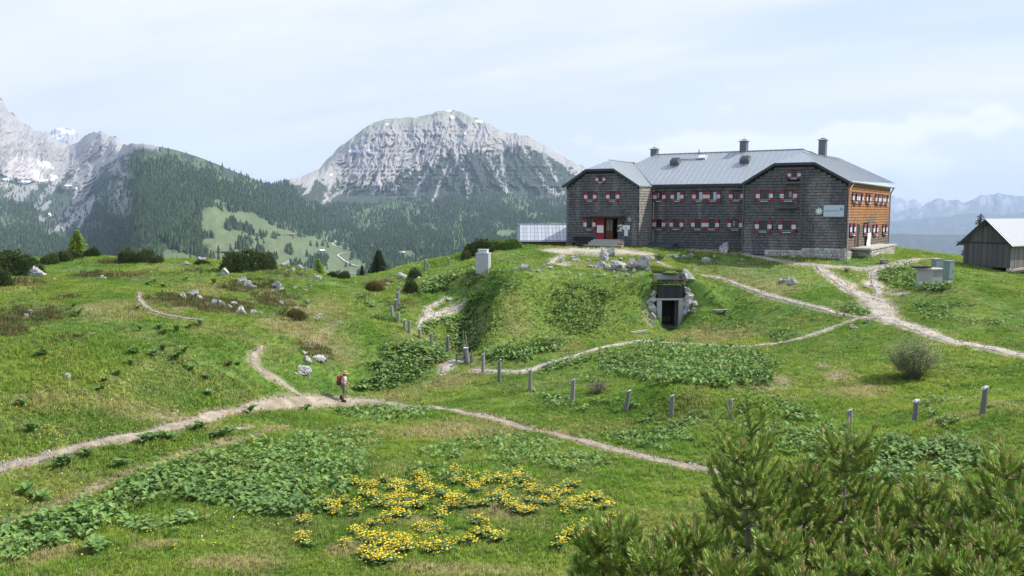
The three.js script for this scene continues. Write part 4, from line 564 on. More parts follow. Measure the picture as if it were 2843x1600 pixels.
// ---------------------------------------------------------------- weathered barn on the right
{
  const R = at(2803, 745, 80), ang = -58.9 * Math.PI / 180, X = V(Math.cos(ang), 0, -Math.sin(ang)), W = 4.2, o = R.clone().addScaledVector(X, -W), t = thing('barn', 'weathered grey plank barn on short piers with corrugated metal roof', 'barn', [o.x, o.y, o.z], ang), H = 2.16, HA = 4.0, LN = 9;
  const bmats = [0, 1, 2, 3, 4].map((k) => std([0.085 + 0.014 * k, 0.085 + 0.013 * k, 0.084 + 0.011 * k], { roughness: 1 })); reseed(21);
  const top = (x) => H + (HA - 0.12 - H) * (1 - Math.abs(x - W / 2) / (W / 2));
  const nb = 24, bw = W / nb; for (let i = 0; i < nb; i++) { const x0 = i * bw + 0.006, x1 = x0 + bw - 0.012, z = rr(0, 0.02); for (const [ya, yb] of [[0, 2.0], [2.06, 0]]) { const s = new THREE.Shape(); s.moveTo(x0, ya + rr(0, 0.04) * (ya ? 0 : 1)); s.lineTo(x1, ya); s.lineTo(x1, yb || top(x1)); s.lineTo(x0, yb || top(x0)); part('board', new THREE.ExtrudeGeometry(s, { depth: 0.03, bevelEnabled: false }).translate(0, 0, z), pick(bmats), t); } }
  const sideM = [0, 1, 2].map((k) => std([0.16 + 0.04 * k, 0.145 + 0.035 * k, 0.125 + 0.03 * k], { roughness: 1 })); for (let i = 0; i < 40; i++) part('board', box(0.03, 1.92, 0.2, W + rr(0, 0.02), 0.96, -0.12 - i * 0.222), pick(sideM), t); part('beam', box(0.12, 0.22, LN, W, 2.05, -LN / 2), sideM[2], t);
  part('wall', merge([box(W - 0.1, H, 0.08, W / 2, H / 2, -0.1), box(0.08, H, LN, W - 0.06, H / 2, -LN / 2), box(0.08, H, LN, 0.06, H / 2, -LN / 2), box(W, H, 0.08, W / 2, H / 2, -LN), box(W, 0.12, LN, W / 2, 0.06, -LN / 2)]), M.darkWood, t);
  part('beam', box(W + 0.75, 0.07, 0.09, W / 2 - 0.28, 2.03, 0.08), M.darkWood, t);
  const ov = 0.42, sy = (HA - H) / (W / 2), P = [[V(W / 2, HA, 0.4), V(W + ov, H - ov * sy + 0.02, 0.4), V(W + ov, H - ov * sy + 0.02, -LN - 0.3), V(W / 2, HA, -LN - 0.3)], [V(W / 2, HA, 0.4), V(-ov, H - ov * sy + 0.02, 0.4), V(-ov, H - ov * sy + 0.02, -LN - 0.3), V(W / 2, HA, -LN - 0.3)]];
  for (const p of P) { const r = part('roof', slab(p, 0.07), M.metal, t); part('corrugation', ribs(p, 0.24, 0.1, 0.05, 0), M.white, r).userData.kind = 'stuff'; }
  for (const s of [1, -1]) part('verge_board', bar(V(W / 2, HA - 0.06, 0.42), V(W / 2 + s * (W / 2 + ov), H - ov * sy - 0.05, 0.42), 0.075, 0.075, 4), M.fascia, t);
  part('gable_post', box(0.16, 0.5, 0.1, W / 2, HA - 0.35, 0.3), M.darkWood, t);
  for (const [x, z] of [[2.05, 0.0], [W - 0.12, 0.0], [0.1, 0.05], [W - 0.12, -3], [W - 0.12, -6]]) part('pier', box(0.3, 2.4, 0.3, x, -1.2, z - 0.15), M.concrete, t);
  const g0 = ground(2825, 760, 55); const lg = thing('log_pile', 'pale split logs lying in grass beside the barn corner', 'logs', [g0.x, g0.y, g0.z], 0.5); for (let k = 0; k < 6; k++) { const y = 0.12 + (k % 3 === 2 ? 0.17 : 0) + (k > 3 ? 0.1 : 0); part('log', bar(V(-1.0 + rr(-0.2, 0.2), y - 0.05, (k % 3) * 0.2 - 0.2), V(1.4, y + 0.12, (k % 3) * 0.2 - 0.1 + rr(-0.1, 0.1)), 0.1, 0.08, 8), std([0.36 + rr(-0.06, 0.08), 0.32, 0.26], { roughness: 1 }), lg); }
}
// ---------------------------------------------------------------- cabinets, cistern, tiled vent
{
  const cab = (u, v, D, w, h, d, label, ang) => { const p = at(u, v, D), t = thing('utility_cabinet', label, 'cabinet', [p.x, p.y, p.z], ang); part('base', box(w * 0.96, 0.6, d * 0.96, 0, -0.2, 0), M.concrete, t); part('body', box(w, h, d, 0, h / 2 + 0.1, 0), std([0.17, 0.225, 0.21], { roughness: 0.5 }), t); part('lid', box(w + 0.08, 0.05, d + 0.08, 0, h + 0.12, 0), std([0.30, 0.36, 0.34], { roughness: 0.5 }), t); part('door', box(w * 0.88, h * 0.9, 0.02, 0, h / 2 + 0.1, d / 2 + 0.01), std([0.19, 0.25, 0.235], { roughness: 0.45 }), t); part('handle', box(0.04, 0.14, 0.04, w * 0.36, h * 0.55, d / 2 + 0.03), M.metal, t); };
  cab(2632, 781, 68.5, 0.55, 1.32, 0.5, 'tall green grey utility cabinet, nearer of the two, beside concrete cistern', 0.5); cab(2602, 752, 72.5, 0.8, 0.75, 0.4, 'lower green grey utility cabinet, farther of the two, behind cistern', 0.35);
  const p = at(2582, 775, 70), t = thing('cistern', 'round grey concrete cistern ringed by plants near the cabinets', 'cistern', [p.x, p.y, p.z]); part('shaft', box(1.5, 1.5, 1.5, 0.25, -0.05, -0.2, 0.4), M.concrete, t); part('cover', box(1.7, 0.1, 1.7, 0.25, 0.72, -0.2, 0.4), M.concrete, t);
  const w = thing('wire_reel', 'dark flat wheel lying on the concrete cistern', 'wheel', [p.x - 0.55, p.y + 0.8, p.z - 0.1]); part('rim', new THREE.TorusGeometry(0.62, 0.06, 8, 32).rotateX(Math.PI / 2).translate(0, 0.06, 0), M.darkWood, w); part('rim', new THREE.TorusGeometry(0.4, 0.04, 6, 24).rotateX(Math.PI / 2).translate(0, 0.06, 0), M.darkWood, w); for (let k = 0; k < 6; k++) part('spoke', box(1.2, 0.04, 0.05, 0, 0.06, 0, k * Math.PI / 6), M.darkWood, w); part('hub', new THREE.CylinderGeometry(0.1, 0.1, 0.1, 10).translate(0, 0.06, 0), M.steel, w);
  const q = at(1342, 752, 74), v = thing('vent_tower', 'white tiled square vent tower with smaller cap on the mound edge', 'vent', [q.x, q.y - 0.1, q.z], -0.22); part('body', box(0.96, 1.5, 0.8, 0, 0.65, 0), std([0.30, 0.30, 0.31]), v); part('cap', merge([box(1.02, 0.07, 0.86, 0, 1.43, 0), box(0.7, 0.24, 0.55, 0, 1.57, 0), box(0.76, 0.05, 0.62, 0, 1.71, 0)]), std([0.55, 0.55, 0.54]), v);
  const tl = []; for (let i = 0; i < 11; i++) for (let j = 0; j < 15; j++) { tl.push([-0.44 + i * 0.088, -0.02 + j * 0.095, 0.405, 0]); if (i < 9) { tl.push([0.485, -0.02 + j * 0.095, -0.36 + i * 0.09, 1]); tl.push([-0.485, -0.02 + j * 0.095, -0.36 + i * 0.09, 1]); } } const im = shade(new THREE.InstancedMesh(new THREE.BoxGeometry(0.07, 0.076, 0.02), std([0.52, 0.52, 0.51]), tl.length)), T = new THREE.Matrix4(); tl.forEach(([x, y, z, s], i) => im.setMatrixAt(i, T.compose(V(x, y, z), new THREE.Quaternion().setFromAxisAngle(V(0, 1, 0), s * Math.PI / 2), V(1, 1, 1)))); im.name = 'wall_tiles'; im.userData.kind = 'stuff'; v.add(im);
}
// ---------------------------------------------------------------- cellar entrance dug into the mound
{
  const p = at(1860, 906, 71.6), t = thing('cellar_entrance', 'concrete framed cellar doorway dug into the grassy mound', 'cellar', [p.x, p.y, p.z]), H = 1.95, wh = 0.93;
  part('jamb', box(0.36, 2.6, 0.5, -wh + 0.12, 0.65, -0.2), M.concrete, t); part('jamb', box(0.36, 2.6, 0.5, wh - 0.12, 0.65, -0.2), M.concrete, t); part('lintel', box(2 * wh + 0.06, 0.14, 0.55, 0, H + 0.06, -0.18), M.concrete, t);
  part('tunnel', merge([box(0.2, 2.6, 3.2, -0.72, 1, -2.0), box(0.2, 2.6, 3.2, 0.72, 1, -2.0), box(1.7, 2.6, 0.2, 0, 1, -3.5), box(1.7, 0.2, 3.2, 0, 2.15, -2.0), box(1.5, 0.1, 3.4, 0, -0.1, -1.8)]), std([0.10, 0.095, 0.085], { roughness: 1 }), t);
  part('door', box(0.05, 1.9, 0.7, 0.5, 0.97, -0.75, 0.0), std([0.16, 0.15, 0.13]), t);
  const bm = [std([0.028, 0.03, 0.034]), std([0.035, 0.037, 0.04]), std([0.024, 0.026, 0.03])]; for (let k = 0; k < 8; k++) part('board', box(0.215, 0.92, 0.05, -0.82 + k * 0.228, 2.56, 0.03 + 0.006 * (k % 2)), bm[k % 3], t); part('backing', box(1.85, 1.4, 0.4, 0, 2.75, -0.25), M.darkWood, t);
  part('parapet', box(1.9, 0.7, 0.22, -0.16, 3.5, -1.15), M.concrete, t);
  { const g = new THREE.IcosahedronGeometry(0.5, 8), q = g.attributes.position; for (let i = 0; i < q.count; i++) { const v = V().fromBufferAttribute(q, i); v.multiplyScalar(0.85 + 0.35 * n3(v.x * 5 + 3, v.y * 5, v.z * 5)); q.setXYZ(i, v.x, v.y, v.z); } g.computeVertexNormals(); const gr = std([0.085, 0.14, 0.024], { roughness: 1 }); part('turf', g.clone().scale(2.3, 0.34, 1.25).translate(0, 3.08, -0.5), gr, t); part('turf', g.clone().scale(2.5, 0.3, 1.0).rotateY(2).translate(-0.1, 3.9, -1.35), gr, t); }
}
// ---------------------------------------------------------------- limestone boulders
const rockGeos = (() => { reseed(31); const out = []; for (let k = 0; k < 9; k++) { const g = new THREE.IcosahedronGeometry(0.5, 11), p = g.attributes.position, o = k * 13.7; const cuts = []; for (let c = 0; c < 14; c++) cuts.push([V(rr(-1, 1), rr(-0.4, 1), rr(-1, 1)).normalize(), rr(0.22, 0.43)]);
  for (let i = 0; i < p.count; i++) { const v = V().fromBufferAttribute(p, i); for (const [n, d] of cuts) { const e = v.dot(n) - d; if (e > 0) v.addScaledVector(n, -e * 0.97); } const q = n3(v.x * 5 + o, v.y * 5, v.z * 5), r = Math.abs(2 * n3(v.x * 9 + o, v.y * 11, v.z * 9 + 5) - 1), f = n3(v.x * 22, v.y * 22, v.z * 22 + o); v.multiplyScalar(0.86 + 0.26 * q - 0.2 * Math.pow(1 - r, 4) + 0.1 * r + 0.08 * f); p.setXYZ(i, v.x, v.y, v.z); }
  const cg = toCreasedNormals(g, 0.32); paint(cg, (x, y, z) => { const a = n3(x * 4 + o, y * 4, z * 4), b = n3(x * 13, y * 13, z * 13 + o), lich = step(0.55, 0.72, n3(x * 7 + 3, y * 7 + o, z * 7)); const t = 0.66 + 0.36 * a + 0.34 * b; return [mix(0.43, 0.26, lich) * t, mix(0.415, 0.255, lich) * t, mix(0.39, 0.235, lich) * t]; }); out.push(cg); } return out; })();
const rockMat = vcol({ roughness: 1 });
function boulder(u, v, w, h, label, group, name = 'boulder', sink = 0.22) {
  const p = ground(u, v + 1, 18); if (!p) return null; const D = -p.z, W = w * D / FOCAL, H = Math.max(h * D / FOCAL, W * 0.28);
  const m = solo(name, rockGeos[Math.floor(rnd() * 9)], rockMat, label, 'rock', group); m.scale.set(W * 1.12, H * 1.45, W * rr(0.7, 1)); m.rotation.set(rr(-0.25, 0.25), rr(0, 6.28), rr(-0.25, 0.25)); m.position.set(p.x, p.y + H * (0.5 - sink), p.z - W * 0.2); return m;
}
reseed(41);
for (const [u, v, w, h, label] of [
  [95, 770, 52, 32, 'large white limestone boulder beside dwarf pines at the left edge'], [182, 1049, 30, 14, 'lone flat grey rock in the grass of left slope'], [128, 1257, 28, 9, 'flat grey stone just above the path at left'],
  [553, 723, 46, 9, 'long low white rock slab on the left skyline'], [516, 735, 19, 12, 'small white boulder left of the skyline slab'], [622, 765, 36, 26, 'rounded grey boulder at left foot of the big dwarf pine'], [667, 873, 38, 28, 'bright white boulder at right end of the heather outcrop'],
  [766, 798, 36, 20, 'pale yellowish boulder on the right side of rocky knoll'], [882, 884, 27, 15, 'lone white pointed boulder below the knoll by the hollow'], [852, 1006, 27, 24, 'grooved grey boulder in heather above the hiker'], [886, 1003, 40, 22, 'tilted pale slab right of the grooved boulder'], [843, 984, 19, 12, 'small white rock on top of heather patch above the hiker'], [837, 1034, 46, 20, 'broad furrowed grey rock below the heather patch'],
  [1118, 774, 30, 20, 'pale pointed boulder near the saddle by fence post'], [1078, 792, 20, 9, 'low white rock in shrubs at the saddle'],
  [1452, 747, 36, 18, 'white rock cluster left on the mound top'], [1561, 729, 20, 18, 'dark pointed boulder left on the hut lawn'], [1596, 726, 35, 20, 'broad pale boulder on the lawn below entrance'], [1676, 726, 46, 46, 'tall craggy limestone boulder in front of hut entrance'], [1664, 745, 36, 25, 'grey boulder in front of the craggy one'], [1718, 748, 50, 30, 'wide rugged boulder in the lawn rock group'], [1752, 742, 30, 30, 'upright boulder left of the big twin boulder'], [1785, 746, 48, 46, 'big dark sided boulder at right of lawn rock group'], [1700, 712, 36, 26, 'rugged rock behind the craggy boulder by gravel yard'],
  [1865, 683, 26, 12, 'rock at the hut corner beside cellar hatch'], [2014, 702, 42, 40, 'tall grey standing boulder close to the hut wall'], [1961, 733, 37, 25, 'round white boulder alone on the lawn'], [1908, 777, 44, 30, 'white boulder beside the cellar parapet'], [2372, 913, 31, 15, 'dark flat rock beside the path junction'], [2411, 897, 23, 18, 'dark upright rock at the path junction'], [2507, 822, 14, 9, 'small brown rock in right meadow'],
  [1241, 1170, 13, 12, 'small white stone standing in grass below the path'], [710, 1173, 15, 6, 'flat white stone in grass below main path'],
]) boulder(u, v, w, h, label);
for (const [lab, grp, list] of [
  ['weathered limestone rock in heather outcrop on left hill', 'rocks of the heather outcrop', [[505, 828, 30, 18], [530, 823, 36, 22], [552, 832, 22, 14], [590, 845, 26, 18], [612, 852, 30, 20], [635, 858, 26, 18], [650, 846, 20, 12], [702, 870, 24, 14], [722, 873, 18, 10], [665, 783, 32, 18], [684, 792, 26, 16], [700, 800, 20, 12], [84, 872, 22, 14], [70, 878, 14, 9]]],
  ['small white rock scattered on the rocky knoll', 'rocks scattered on the knoll', [[792, 738, 32, 16], [813, 752, 19, 11], [830, 744, 26, 12], [845, 750, 20, 9], [860, 746, 22, 10], [882, 772, 28, 10], [870, 765, 16, 7], [816, 800, 14, 8], [848, 808, 15, 7], [830, 818, 12, 7], [862, 796, 15, 6], [853, 842, 17, 12], [856, 856, 10, 8], [839, 906, 13, 6], [777, 805, 20, 10], [755, 812, 16, 8], [780, 845, 20, 10], [820, 858, 16, 9], [850, 872, 12, 9], [278, 772, 16, 9], [291, 774, 10, 6], [258, 928, 12, 6], [291, 897, 8, 6], [820, 1040, 12, 8], [857, 1047, 15, 9], [822, 930, 12, 5], [761, 990, 14, 6], [1163, 774, 12, 8], [150, 778, 14, 8]]],
  ['small pale stone lining the mound edge above the cellar', 'stones along the mound edge', [[1499, 755, 26, 7], [1508, 742, 12, 10], [1479, 741, 10, 8], [1653, 764, 17, 7], [1679, 766, 20, 8], [1706, 770, 17, 6], [1737, 767, 23, 9], [1760, 770, 14, 6], [1430, 746, 16, 8], [1475, 752, 16, 8], [1314, 750, 18, 12]]],
  ['low rubble stone strewn between the lawn boulders', 'rubble on the hut lawn', [[1545, 738, 14, 7], [1530, 745, 16, 8], [1575, 742, 12, 6], [1612, 738, 12, 8], [1640, 742, 16, 9], [1635, 725, 14, 8], [1690, 748, 20, 10], [1705, 756, 16, 8], [1735, 752, 18, 9], [1760, 754, 20, 10], [1800, 752, 22, 12], [1815, 742, 16, 9], [1825, 756, 24, 12], [1845, 752, 18, 10], [1725, 722, 16, 9], [1655, 715, 12, 7], [1580, 758, 14, 6], [1550, 762, 12, 5], [1610, 765, 16, 6], [1465, 760, 12, 5], [1780, 765, 14, 7], [1930, 752, 16, 8], [1985, 712, 14, 6], [2060, 722, 12, 5]]],
  ['pale flat rock in the row on the upper lawn', 'rocks in the lawn row', [[1880, 717, 26, 13], [1900, 716, 18, 12], [1917, 715, 28, 14], [1862, 714, 14, 10]]],
  ['grey rock heaped in the small pile on the lawn slope', 'rocks heaped on the lawn slope', [[2176, 786, 26, 14], [2190, 778, 22, 16], [2206, 788, 26, 18], [2168, 782, 16, 10], [2196, 790, 18, 11]]],
  ['small stone lying at the edge of a path', 'stones beside the paths', [[462, 1166, 16, 8], [480, 1152, 18, 8], [490, 1146, 12, 8], [452, 1172, 10, 5], [735, 1190, 18, 8], [745, 1196, 12, 6], [100, 1275, 10, 5], [20, 1262, 8, 4], [2400, 800, 18, 8], [2420, 795, 16, 8], [2440, 800, 14, 7], [2465, 806, 20, 7], [2485, 812, 16, 6], [2380, 770, 12, 6], [1215, 1000, 14, 5], [1200, 878, 22, 7], [1247, 833, 26, 9], [2520, 1180, 10, 6], [2336, 785, 12, 5], [1870, 690, 10, 5], [1905, 698, 12, 5], [1935, 700, 14, 5], [1985, 704, 18, 6], [2040, 708, 14, 5], [970, 1108, 8, 3], [1000, 1104, 9, 3]]],
]) for (const [u, v, w, h] of list) boulder(u, v, w, h, lab, grp, 'rock');
{ // dry stones beside the cellar doorway
  const lay = (u, v, w, h, D, lab, grp) => { const p = at(u, v, D), m = solo('wall_stone', rockGeos[Math.floor(rnd() * 9)], rockMat, lab, 'rock', grp); m.scale.set(w * D / FOCAL * 1.15, h * D / FOCAL * 1.25, w * D / FOCAL); m.rotation.y = rnd() * 6; m.position.copy(p); };
  for (const q of [[1906, 805, 26, 18, 72], [1914, 822, 30, 24, 71.7], [1909, 842, 30, 26, 71.5], [1930, 842, 18, 14, 71.2], [1906, 864, 24, 20, 71.3], [1922, 800, 18, 12, 72.4], [1926, 860, 20, 14, 70.9]]) lay(...q, 'rough stone stacked right of the cellar doorway', 'stones right of the cellar door');
  for (const q of [[1813, 834, 28, 16, 71.7], [1808, 855, 32, 30, 71.4], [1811, 879, 28, 24, 71.1], [1806, 900, 26, 20, 70.7], [1798, 840, 20, 18, 71.6], [1815, 815, 24, 18, 72.0]]) lay(...q, 'rough stone stacked left of the cellar doorway', 'stones left of the cellar door');
  const b = ground(1775, 926, 40), beam = solo('wooden_beam', merge([box(1.25, 0.17, 0.2)]), std([0.46, 0.42, 0.35], { roughness: 1 }), 'pale squared timber lying in grass left of the cellar door', 'timber'); beam.position.set(b.x, b.y + 0.1, b.z); beam.rotation.set(0, 0.35, 0.09);
  const q = ground(1998, 874, 40), bench = thing('plank_bench', 'low grey plank bench on the slope right of the cellar', 'bench', [q.x, q.y, q.z], 0.15); for (let k = 0; k < 2; k++) part('plank', box(1.1, 0.05, 0.2, 0, 0.36, k * 0.22 - 0.1), std([0.30, 0.28, 0.25], { roughness: 1 }), bench); for (const s of [-0.42, 0.42]) part('leg', box(0.1, 0.7, 0.36, s, 0, 0), std([0.24, 0.22, 0.2], { roughness: 1 }), bench);
  const st = ground(2013, 676, 60); const hp = HUT.clone().addScaledVector(HX, 14.2).addScaledVector(HZ, 1.0);
}
// ---------------------------------------------------------------- fence posts with bright sawn tops
{
  reseed(51);
  const wood = [std([0.20, 0.19, 0.175], { roughness: 1 }), std([0.245, 0.23, 0.21], { roughness: 1 }), std([0.165, 0.155, 0.145], { roughness: 1 })], capM = std([0.60, 0.59, 0.57], { roughness: 0.8 });
  const postG = [0, 1, 2].map((k) => { const g = new THREE.CylinderGeometry(0.5, 0.55, 1, 11, 8), p = g.attributes.position; for (let i = 0; i < p.count; i++) { const x = p.getX(i), y = p.getY(i), z = p.getZ(i), a = Math.atan2(z, x), q = 0.86 + 0.28 * n2(a * 1.6 + 9 * k, y * 1.4, 830 + k) + 0.06 * Math.sin(a * 7 + k); p.setXYZ(i, x * q + 0.06 * Math.sin(y * 3 + k), y, z * q); } g.translate(0, 0.5, 0); g.computeVertexNormals(); return g; });
  const capG = box(1.02, 0.03, 1.08, 0, 1.0, 0, 0, 0.1);
  const list = [[1107.6, 797, 828, 'farthest'], [1104, 812, 851, 'second farthest'], [1099, 832, 862, 'third farthest'], [1090, 850, 885, 'stout leaning fourth'], [1106, 868, 894, 'fifth'], [1123, 888, 914, 'sixth'], [1136.5, 892, 925, 'seventh'], [1165, 914, 938, 'short eighth'], [1197, 925, 958, 'ninth'], [1243, 934, 980, 'tenth']];
  const near = [[1340, 982, 1037, 0.02], [1387, 1000, 1061, -0.02], [1472, 1027, 1087, 0.0], [1588, 1053, 1119, 0.04], [1735, 1083, 1143, 0.16], [1862, 1097, 1159, 0.05], [2028, 1108, 1163, 0.0], [2357, 1137, 1200, 0.0], [2540, 1111, 1173, 0.03], [2727, 1074, 1154, 0.05]];
  const words = ['first', 'second', 'third', 'fourth', 'fifth, leaning right,', 'sixth', 'seventh', 'eighth', 'ninth', 'tallest and rightmost'];
  const back = [[1154, 745, 768, 0, 'weathered post at the saddle beside the pale pointed boulder'], [1179, 721, 753, 0, 'thin tall post on the skyline left of the tiled vent'], [1193, 724, 742, -0.5, 'leaning post on the skyline left of the tiled vent'], [1249, 716, 731, -0.2, 'short post on the skyline nearest the tiled vent']];
  const put = (u, vt, vb, tilt, label, group, w) => { const p = ground(u, vb, 20); if (!p) return; const D = -p.z, H = (vb - vt) * D / FOCAL + 0.12, t = thing('fence_post', label, 'post', [p.x, p.y - 0.12, p.z], rr(-0.4, 0.4), group); const s = part('shaft', pick(postG), pick(wood), t); s.scale.set(w, H, w); const c = part('cap', capG, capM, t); c.scale.set(w, H, w); t.rotation.z = -tilt; };
  for (const [u, a, b, n] of list) put(u, a, b, u === 1090 ? -0.09 : 0, `weathered grey fence post, ${n} of the row climbing to the saddle`, 'fence posts up to the saddle', 0.2);
  near.forEach(([u, a, b, t], i) => put(u, a, b, t, `weathered grey fence post, ${words[i]} from the gate in near row`, 'fence posts below the mound', 0.2));
  for (const [u, a, b, t, lab] of back) put(u, a, b, t, lab, 'posts on the saddle skyline', 0.14);
  // stile: two stout posts, slim stakes, rails and poles
  const p = ground(1296, 1008, 30), D = -p.z, k = D / FOCAL, t = thing('stile', 'rickety wooden stile of leaning posts, rails and thin poles in fence gap', 'stile', [p.x, p.y - 0.1, p.z]); const P = (u, v, dz = 0) => V((u - 1296) * k, (1008 - v) * k, dz);
  part('post', bar(P(1291, 1000, -0.5), P(1286, 955, -0.5), 0.12, 0.11, 9), wood[0], t); part('post', bar(P(1301, 1012, 0.1), P(1294, 963, 0), 0.13, 0.12, 9), wood[1], t); for (const [a, b, c, d, r] of [[1266, 1000, 1267, 978, 0.05], [1292, 1014, 1288, 975, 0.06], [1312, 1003, 1309, 967, 0.05], [1306, 1004, 1306, 985, 0.04]]) part('stake', bar(P(a, b), P(c, d), r), wood[2], t);
  for (const [a, b, c, d] of [[1264, 990, 1302, 998], [1264, 976, 1300, 984]]) part('rail', bar(P(a, b, 0.1), P(c, d, 0.1), 0.05), wood[0], t); for (const [a, b, c, d] of [[1288, 958, 1285, 912], [1296, 952, 1291, 920]]) part('pole', bar(P(a, b, -0.3), P(c, d, -0.4), 0.03, 0.022), std([0.34, 0.23, 0.12]), t); part('cap', box(0.3, 0.05, 0.3, (1294 - 1296) * k, (1008 - 961) * k, 0), capM, t);
}
// ---------------------------------------------------------------- the hiker
function sdfMesh(dist, lo, hi, cell) { // surface nets
  const nx = Math.ceil((hi[0] - lo[0]) / cell) + 1, ny = Math.ceil((hi[1] - lo[1]) / cell) + 1, nz = Math.ceil((hi[2] - lo[2]) / cell) + 1, F = new Float32Array(nx * ny * nz), id = (i, j, k) => (k * ny + j) * nx + i;
  for (let k = 0; k < nz; k++) for (let j = 0; j < ny; j++) for (let i = 0; i < nx; i++) F[id(i, j, k)] = dist(lo[0] + i * cell, lo[1] + j * cell, lo[2] + k * cell);
  const vi = new Int32Array(F.length).fill(-1), P = [], I = [];
  for (let k = 0; k < nz - 1; k++) for (let j = 0; j < ny - 1; j++) for (let i = 0; i < nx - 1; i++) { let m = 0, sx = 0, sy = 0, sz = 0, n = 0; const c = []; for (let q = 0; q < 8; q++) { c[q] = F[id(i + (q & 1), j + (q >> 1 & 1), k + (q >> 2))]; if (c[q] < 0) m++; } if (!m || m === 8) continue; for (let q = 0; q < 8; q++) for (const b of [1, 2, 4]) if (!(q & b)) { const r = q | b; if ((c[q] < 0) !== (c[r] < 0)) { const t = c[q] / (c[q] - c[r]); sx += (q & 1) + (b === 1 ? t : 0); sy += (q >> 1 & 1) + (b === 2 ? t : 0); sz += (q >> 2) + (b === 4 ? t : 0); n++; } } vi[id(i, j, k)] = P.length / 3; P.push(lo[0] + (i + sx / n) * cell, lo[1] + (j + sy / n) * cell, lo[2] + (k + sz / n) * cell); }
  for (let k = 1; k < nz - 1; k++) for (let j = 1; j < ny - 1; j++) for (let i = 1; i < nx - 1; i++) { const a = F[id(i, j, k)] < 0; for (const [b, q] of [[F[id(i + 1, j, k)] < 0, [vi[id(i, j - 1, k - 1)], vi[id(i, j, k - 1)], vi[id(i, j, k)], vi[id(i, j - 1, k)]]], [F[id(i, j + 1, k)] < 0, [vi[id(i - 1, j, k - 1)], vi[id(i - 1, j, k)], vi[id(i, j, k)], vi[id(i, j, k - 1)]]], [F[id(i, j, k + 1)] < 0, [vi[id(i - 1, j - 1, k)], vi[id(i, j - 1, k)], vi[id(i, j, k)], vi[id(i - 1, j, k)]]]]) if (a !== b && q.every((x) => x >= 0)) { const [e, f, g, h] = a ? q : q.slice().reverse(); I.push(e, f, g, e, g, h); } }
  const g = new THREE.BufferGeometry(); g.setAttribute('position', new THREE.Float32BufferAttribute(P, 3)); g.setIndex(I); g.computeVertexNormals(); return g;
}
const capsules = (bones, k) => (x, y, z) => { let d = 1e9; for (const [a, b, ra, rb] of bones) { const bx = b[0] - a[0], by = b[1] - a[1], bz = b[2] - a[2], px = x - a[0], py = y - a[1], pz = z - a[2], t = clamp((px * bx + py * by + pz * bz) / (bx * bx + by * by + bz * bz + 1e-9)), e = Math.hypot(px - bx * t, py - by * t, pz - bz * t) - mix(ra, rb, t), h = Math.max(k - Math.abs(d - e), 0) / k; d = Math.min(d, e) - h * h * k * 0.25; } return d; };
